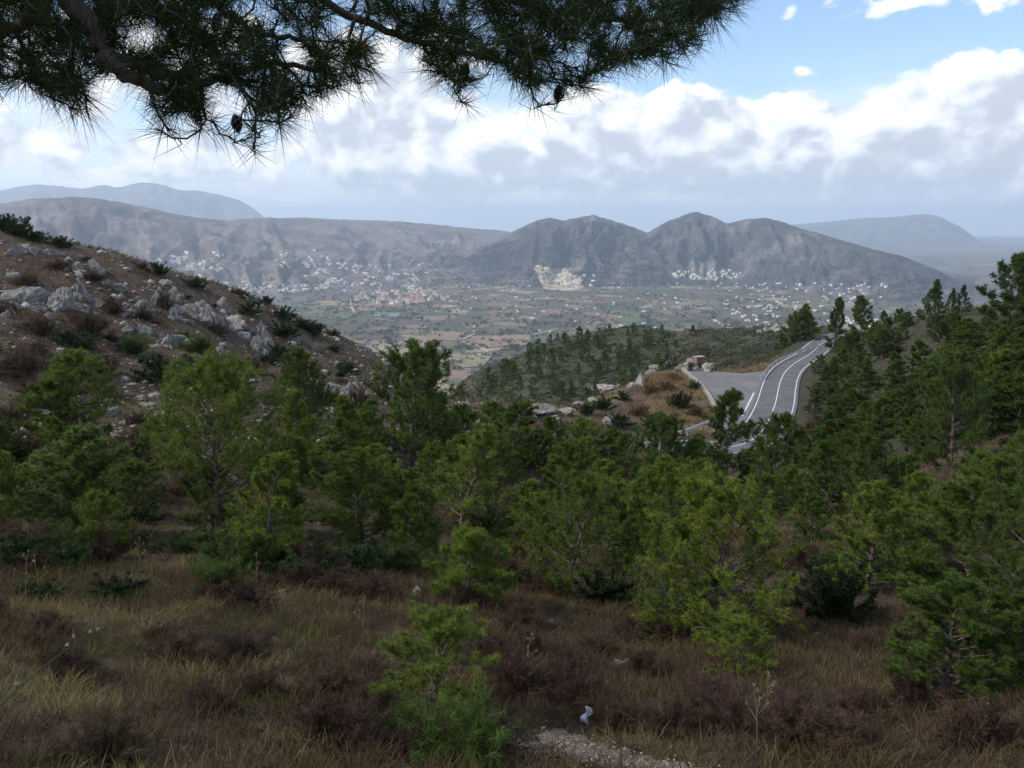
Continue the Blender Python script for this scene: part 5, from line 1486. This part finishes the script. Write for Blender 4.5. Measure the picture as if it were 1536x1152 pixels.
    dd = unit(np.repeat(unit(td + np.array([0, 0, .15])), per, 0) * .85 + unit(r.normal(size=(len(base), 3))) * .85)
    tone = np.repeat(r.uniform(.65, 1.3, len(tb)), per)[:, None]
    C0 = np.array([[0.040, 0.064, 0.020]]) * tone * r.uniform(.8, 1.2, (len(base), 1))
    V, Fc, C = blades(base - root, dd, .092 * r.uniform(.65, 1.15, len(base)), np.full(len(base), .0021), r, C0, droop=.10, seg=1)
    tag(link('needles', mesh_np('needles', V, Fc, C), M['needles'], e), kind='stuff')
    # cones
    cv, cf = [], []; n = 0
    for ring in range(13):
        z_ = ring / 12; rr = .018 * math.sin(math.pi * min(1, .12 + z_ * .86)) ** .8 + .002
        for s_ in range(9):
            a_ = (s_ + .5 * (ring % 2)) / 9 * 2 * math.pi; w2 = .5 / 9 * 2 * math.pi
            p_ = lambda aa, ra, zz: (math.cos(aa) * ra, math.sin(aa) * ra, zz)
            zb = -.07 * z_
            cv += [p_(a_ - w2, rr * .75, zb), p_(a_ + w2, rr * .75, zb), p_(a_ + w2 * .6, rr * 1.18, zb - .007), p_(a_ - w2 * .6, rr * 1.18, zb - .007), p_(a_, rr * .6, zb - .008)]
            cf += [(n, n + 1, n + 2, n + 3), (n + 3, n + 2, n + 4)]; n += 5
    me = bpy.data.meshes.new('pine_cone'); me.from_pydata(cv, [], cf); me.update()
    m_, t, b = new_mat('pine_cone_scales'); b.inputs['Base Color'].default_value = (0.075, 0.045, 0.03, 1); me.materials.append(m_)
    for x, y, d in [(290, 163, 2.25), (352, 172, 2.3), (329, 20, 2.35), (956, 8, 2.6), (839, 128, 2.4), (700, 95, 2.4)]:
        q_ = P3(x, y, d) - root; o = link('pine_cone', me, None, e, Vector(q_)); o.rotation_euler = (r.normal() * .25, r.normal() * .25, r.uniform(0, 6)); o.scale = (.62,) * 3
old_pine()

# ------------------------------------------------------------------ things in the valley
def valley_hit(px, py):
    best = None
    for mt in (hill_l, ridge):
        h = mhit(mt, px, py)
        if h is not None and (best is None or h.length < best.length): best = h
    h = plain.hit(px, py)
    if h is not None and (best is None or h.length < best.length): best = h
    return best

M['wall_white'] = mat_attr('painted_walls', 0.9); M['tiles'] = mat_attr('roof_tiles', 0.9)
def house_mesh(name, sx, sy, h, roof_h, wallc, roofc, ell=False):
    V, Fc, mi, C = [], [], [], []
    def box(x0, x1, y0, y1, z0, z1, c, m):
        n = len(V); V.extend([(x0, y0, z0), (x1, y0, z0), (x1, y1, z0), (x0, y1, z0), (x0, y0, z1), (x1, y0, z1), (x1, y1, z1), (x0, y1, z1)])
        Fc.extend([(n, n + 1, n + 5, n + 4), (n + 1, n + 2, n + 6, n + 5), (n + 2, n + 3, n + 7, n + 6), (n + 3, n, n + 4, n + 7), (n + 4, n + 5, n + 6, n + 7)]); mi.extend([m] * 5); C.extend([c] * 8)
    def gable(x0, x1, y0, y1, z, rh, c, wc):
        n = len(V); o = .5; ym = (y0 + y1) / 2
        V.extend([(x0 - o, y0 - o, z), (x1 + o, y0 - o, z), (x1 + o, y1 + o, z), (x0 - o, y1 + o, z), (x0 - o, ym, z + rh), (x1 + o, ym, z + rh)])
        Fc.extend([(n, n + 1, n + 5, n + 4), (n + 2, n + 3, n + 4, n + 5), (n + 1, n + 2, n + 5, n + 5)[:3], (n + 3, n, n + 4)]); mi.extend([1] * 4); C.extend([c] * 6)
    box(-sx / 2, sx / 2, -sy / 2, sy / 2, -6, h, wallc, 0); gable(-sx / 2, sx / 2, -sy / 2, sy / 2, h, roof_h, roofc, wallc)
    if ell: box(sx / 2, sx, -sy / 2, 0, -6, h * .6, wallc, 0); gable(sx / 2, sx, -sy / 2, 0, h * .6, roof_h * .7, roofc, wallc)
    # dark window openings set into the walls as small recessed-looking shutters
    for k in (-.28, .28):
        box(sx * k - .7, sx * k + .7, -sy / 2 - .12, -sy / 2 + .1, h * .45, h * .45 + 1.6, (0.08, 0.08, 0.09), 0)
    me = bpy.data.meshes.new(name); me.from_pydata(V, [], Fc); me.update()
    ca = me.color_attributes.new('Col', 'FLOAT_COLOR', 'POINT'); c4 = np.ones((len(V), 4), np.float32); c4[:, :3] = C; ca.data.foreach_set('color', c4.ravel())
    me.polygons.foreach_set('material_index', mi); me.materials.append(M['wall_white']); me.materials.append(M['tiles'])
    return me
WHT, CRM = (0.82, 0.80, 0.75), (0.76, 0.69, 0.57)
TER, TAN = (0.36, 0.20, 0.14), (0.60, 0.52, 0.43)
WHT = (0.86, 0.84, 0.80)
VILLA = [house_mesh('house', 15, 11, 6, 3, WHT, TAN, True), house_mesh('house', 13, 10, 7, 2.2, CRM, TAN), house_mesh('house', 18, 11, 5.5, 2.5, WHT, TAN), house_mesh('house', 12, 12, 8, 2.5, WHT, TER)]
TOWN = [house_mesh('house', 14, 12, 10, 3.5, WHT, TER), house_mesh('house', 18, 12, 9, 3.5, CRM, (0.46, 0.22, 0.15)), house_mesh('house', 12, 12, 11, 3, (0.74, 0.6, 0.5), TER)]
VILLAGE = [house_mesh('house', 14, 12, 9, 2.2, (0.84, 0.82, 0.78), (0.62, 0.56, 0.49)), house_mesh('house', 11, 12, 8, 2, (0.82, 0.8, 0.77), (0.52, 0.42, 0.34))]
r4 = np.random.default_rng(21)
ZONES = [  # photo rectangle, count, meshes, label, group
 ((180, 335, 378, 440), 130, VILLA, 'white villa in the scattered town under the bare hill', 'villas under the bare hill', 0.35),
 ((310, 480, 424, 440), 42, VILLA, 'cream terraced house in the row below the wooded terrace', 'row houses below the wooded terrace', 1),
 ((412, 500, 376, 402), 26, VILLA, 'pale house on the upper streets of the town', 'upper street houses', 1),
 ((455, 645, 395, 440), 125, VILLA, 'white house in the main town on the lower hill slope', 'main town houses', 0.5),
 ((528, 672, 437, 457), 85, TOWN, 'red roofed house in the compact old village', 'old village houses', 1),
 ((1008, 1112, 404, 421), 70, VILLAGE, 'white house in the village at the foot of the peaks', 'village under the peaks', 1),
 ((832, 892, 412, 437), 26, VILLA, 'pale house beside the quarry', 'houses beside the quarry', 1),
]
rest = []
n_ind = 0
def put_house(px, py, protos, label, group, ind, k_s=1.0):
    h = valley_hit(px, py)
    if h is None: return
    me = protos[r4.integers(len(protos))]; rz = r4.uniform(-.5, .5) + (math.pi / 2 if r4.random() < .4 else 0); s_ = r4.uniform(1.05, 1.6) * k_s
    if ind:
        o = link('house', me, None, None, h); o.rotation_euler = (0, 0, rz); o.scale = (s_,) * 3
        k = r4.uniform(.85, 1.05); o.color = (k, k, k * r4.uniform(.92, 1), 1)
        tag(o, label, 'house', group)
    else: rest.append((h, rz, s_, me))
for (x0, x1, y0, y1), n, protos, lb, gp, even in ZONES:
    for i in range(n):
        for _ in range(30):
            x = r4.uniform(x0, x1); y = r4.uniform(y0, y1)
            if protos in (TOWN, VILLAGE) and ((x - (x0 + x1) / 2) / ((x1 - x0) / 2)) ** 2 + ((y - (y0 + y1) / 2) / ((y1 - y0) / 2)) ** 2 > 1: continue
            if even < 1 and perlin(np.array(x / 26), np.array(y / 11), 15) < even * .1: continue
            break
        put_house(x, y, protos, lb, gp, i < 42, .72 if protos is VILLAGE else 1.0)
for i in range(260):
    x = r4.uniform(640, 1340) if i % 2 else r4.uniform(1080, 1330); y = 425 + 75 * r4.random() ** 1.3
    put_house(x, y, VILLA, 'lone white farmhouse among the valley fields', 'farmhouses in the fields', i < 40, 0.62)
V, Fc, C, MI = [], [], [], []; off_n = 0
for h, rz, s_, me in rest:
    co = np.array([v_.co[:] for v_ in me.vertices]) * s_; ca, sa = math.cos(rz), math.sin(rz)
    co = np.stack([co[:, 0] * ca - co[:, 1] * sa, co[:, 0] * sa + co[:, 1] * ca, co[:, 2]], -1) + np.array(h[:])
    V += co.tolist()
    for p_ in me.polygons: Fc.append([i_ + off_n for i_ in p_.vertices]); MI.append(p_.material_index)
    C += [tuple(d_.color)[:3] for d_ in me.color_attributes['Col'].data]; off_n += len(co)
me = bpy.data.meshes.new('distant_houses'); me.from_pydata(V, [], Fc); me.update()
ca = me.color_attributes.new('Col', 'FLOAT_COLOR', 'POINT'); c4 = np.ones((len(V), 4), np.float32); c4[:, :3] = C; ca.data.foreach_set('color', c4.ravel())
me.polygons.foreach_set('material_index', MI)
tag(link('distant_houses', me, [M['wall_white'], M['tiles']]), 'further tiny houses spread through the valley towns', kind='stuff')
# church tower of the old village
ch = valley_hit(622, 447); ce = empty('church', ch, .3)
block('nave', 0, 0, 5, 30, 16, 16, M['wall_white'], ce, bev=.3); block('tower', 16, 0, 12, 9, 9, 36, M['wall_white'], ce, bev=.3)
bm = bmesh.new(); bmesh.ops.create_cone(bm, cap_ends=True, segments=8, radius1=5.2, radius2=.4, depth=9)
me = bpy.data.meshes.new('spire'); bm.to_mesh(me); bm.free(); link('spire', me, M['tiles'], ce, (16, 0, 34.4))
for o in ce.children:
    n = len(o.data.vertices); ca = o.data.color_attributes.new('Col', 'FLOAT_COLOR', 'POINT'); ca.data.foreach_set('color', np.tile(np.array([0.62, 0.42, 0.32, 1], np.float32), n))
tag(ce, 'church with tower rising over the red roofed old village', 'church')

# groves and hedges
def groves(name, label, n, zone, seed, size, colr, thr):
    r = np.random.default_rng(seed); pts = []
    X0, X1, Y0, Y1 = zone; c_ = 0
    while len(pts) < n and c_ < n * 12:
        c_ += 1
        x, y = r.uniform(X0, X1), r.uniform(Y0, Y1)
        if perlin(np.array(x / 30), np.array(y / 7), seed) + .7 * perlin(np.array(x / 9), np.array(y / 2.6), seed + 1) + r.normal() * .12 < thr: continue
        h = valley_hit(x, y)
        if h is not None: pts.append(h[:])
    pts = np.array(pts); per = 14; s_ = size * r.uniform(.6, 1.3, len(pts))
    base = np.repeat(pts, per, 0) + r.normal(size=(len(pts) * per, 3)) * np.repeat(s_, per)[:, None] * np.array([.35, .35, .18]) + np.array([0, 0, size * .35])
    dd = unit(r.normal(size=(len(base), 3)) + np.array([0, 0, .5]))
    C0 = np.repeat(np.array([colr]) * r.uniform(.6, 1.4, (len(pts), 1)), per, 0)
    V, Fc, C = blades(base, dd, np.repeat(s_, per) * r.uniform(.4, .9, len(base)), np.repeat(s_, per) * .38, r, C0)
    tag(link(name, mesh_np(name, V, Fc, C), M['leaves']), label, kind='stuff')
groves('groves', 'dark groves and hedgerows scattered across the valley fields', 5200, (380, 1420, 412, 560), 90, 9.0, (0.040, 0.052, 0.026), 0.12)
groves('town_trees', 'dark trees between the houses of the hillside town', 1700, (170, 660, 385, 470), 95, 8.0, (0.036, 0.050, 0.028), -0.12)
groves('mountain_pines', 'dark pine woods on the lower flank of the ridge', 2600, (640, 1000, 365, 432), 97, 9.0, (0.036, 0.048, 0.03), 0.02)

# quarry scar
m_, t, b = new_mat('quarry_rock')
p = wpos(t); n = t.noise(t.vm('MULTIPLY', p, (.6, .6, 3)), 0.02, 7, 0.7)
t.l(t.ramp(n, [(0.35, (0.19, 0.145, 0.10)), (0.52, (0.42, 0.34, 0.24)), (0.68, (0.64, 0.55, 0.41))]), b.inputs['Base Color']); M['quarry'] = m_
QP = [(798, 398), (812, 398), (830, 403), (848, 402), (860, 412), (874, 424), (878, 432), (858, 438), (816, 435), (808, 420)]
gx = np.arange(796, 882, 1.5); gy = np.arange(396, 441, 1.2)
idx = {}; V = []
for i, x in enumerate(gx):
    for j, y in enumerate(gy):
        if not in_poly(np.array(x + 1.5 * r4.normal() * .6), np.array(float(y)), QP): continue
        h = valley_hit(x, y)
        if h is None: continue
        k = 1 - (5 + 10 * ((h.z / 26.0) % 1.0 < .5) + 3 * r4.random()) / h.length      # cut benches
        idx[(i, j)] = len(V); V.append((h.x * k, h.y * k, h.z * k + 2))
Fc = [(idx[(i, j)], idx[(i + 1, j)], idx[(i + 1, j + 1)], idx[(i, j + 1)]) for (i, j) in idx if (i + 1, j) in idx and (i, j + 1) in idx and (i + 1, j + 1) in idx]
tag(poly_obj('quarry', V, Fc, M['quarry']), 'pale terraced quarry cut into the ridge flank', kind='structure')

# tracks, fields and pool on the valley floor
def flat_mat(name, c0, c1, sc):
    m_, t, b = new_mat(name); p = wpos(t); n = t.noise(p, sc, 6, 0.65)
    t.l(t.ramp(n, [(0.35, c0), (0.65, c1)]), b.inputs['Base Color']); return m_
M['track'] = flat_mat('pale_track', (0.34, 0.29, 0.22), (0.50, 0.44, 0.35), .05)
for pts, wd in [([(688, 512), (698, 508), (706, 504), (714, 500), (710, 497)], 10), ([(700, 517), (714, 519), (722, 524), (730, 529), (716, 534)], 10), ([(800, 503), (820, 498), (836, 494)], 9),
                ([(620, 389), (613, 396), (606, 404)], 16), ([(618, 411), (624, 417), (630, 424)], 16), ([(525, 450), (527, 460), (532, 470)], 9), ([(560, 478), (600, 483), (660, 485)], 6)]:
    ws = [valley_hit(*p_) for p_ in pts]
    if any(w_ is None for w_ in ws): continue
    ws = catmull([w_ + Vector((0, 0, 3)) for w_ in ws], 5)
    L_, R_ = offset_line(ws, wd / 2), offset_line(ws, -wd / 2)
    V = []; Fc = []
    for i in range(len(ws)): V += [L_[i][:], R_[i][:]]
    for i in range(len(ws) - 1): Fc.append((2 * i, 2 * i + 1, 2 * i + 3, 2 * i + 2))
    tag(poly_obj('track', V, Fc, M['track']), 'pale farm track in the valley', kind='structure')
def field(name, quad, mat, label):
    cs = [plain.hit(*p_) for p_ in quad]; V = []; Fc = []; k = 14
    for i in range(k + 1):
        for j in range(k + 1):
            u, v_ = i / k, j / k
            q_ = (cs[0] * (1 - u) + cs[1] * u) * (1 - v_) + (cs[3] * (1 - u) + cs[2] * u) * v_
            V.append((q_.x, q_.y, float(plain.height(np.array([q_.x]), np.array([q_.y]))[0]) + 2.5))
    for i in range(k):
        for j in range(k): a_ = i * (k + 1) + j; Fc.append((a_, a_ + k + 1, a_ + k + 2, a_ + 1))
    tag(poly_obj(name, V, Fc, mat), label, kind='structure')
M['f_red'] = flat_mat('ploughed_soil', (0.17, 0.115, 0.08), (0.27, 0.19, 0.135), .02)
M['f_yel'] = flat_mat('stubble', (0.17, 0.14, 0.075), (0.27, 0.215, 0.12), .02)
M['f_grn'] = flat_mat('crop_green', (0.07, 0.095, 0.04), (0.12, 0.145, 0.06), .02)
M['pool'] = flat_mat('pale_pool', (0.13, 0.17, 0.16), (0.17, 0.21, 0.19), .02)
field('field', [(705, 505), (800, 503), (790, 519), (725, 522)], M['f_red'], 'reddish ploughed field on the valley floor')
field('field', [(640, 497), (700, 497), (690, 512), (640, 512)], M['f_red'], 'brown ploughed field on the valley floor')
field('field', [(660, 533), (742, 530), (725, 550), (655, 556)], M['f_yel'], 'yellow stubble field on the valley floor')
field('field', [(420, 455), (505, 462), (490, 466), (405, 458)], M['f_grn'], 'green strip field on the valley floor')
field('field', [(440, 466), (530, 474), (515, 480), (430, 470)], M['f_grn'], 'second green strip field on the valley floor')
field('field', [(610, 464), (672, 466), (668, 471), (608, 470)], M['f_grn'], 'green field beside the pale pool')
field('pool', [(562, 469), (600, 470), (598, 476), (560, 475)], M['pool'], 'pale green rectangular pool on the valley floor')
field('field', [(538, 462), (565, 462), (562, 467), (536, 467)], M['f_yel'], 'tan yard beside the old village')
field('field', [(925, 475), (960, 474), (962, 484), (926, 485)], M['f_grn'], 'bright green field beyond the wooded hill')
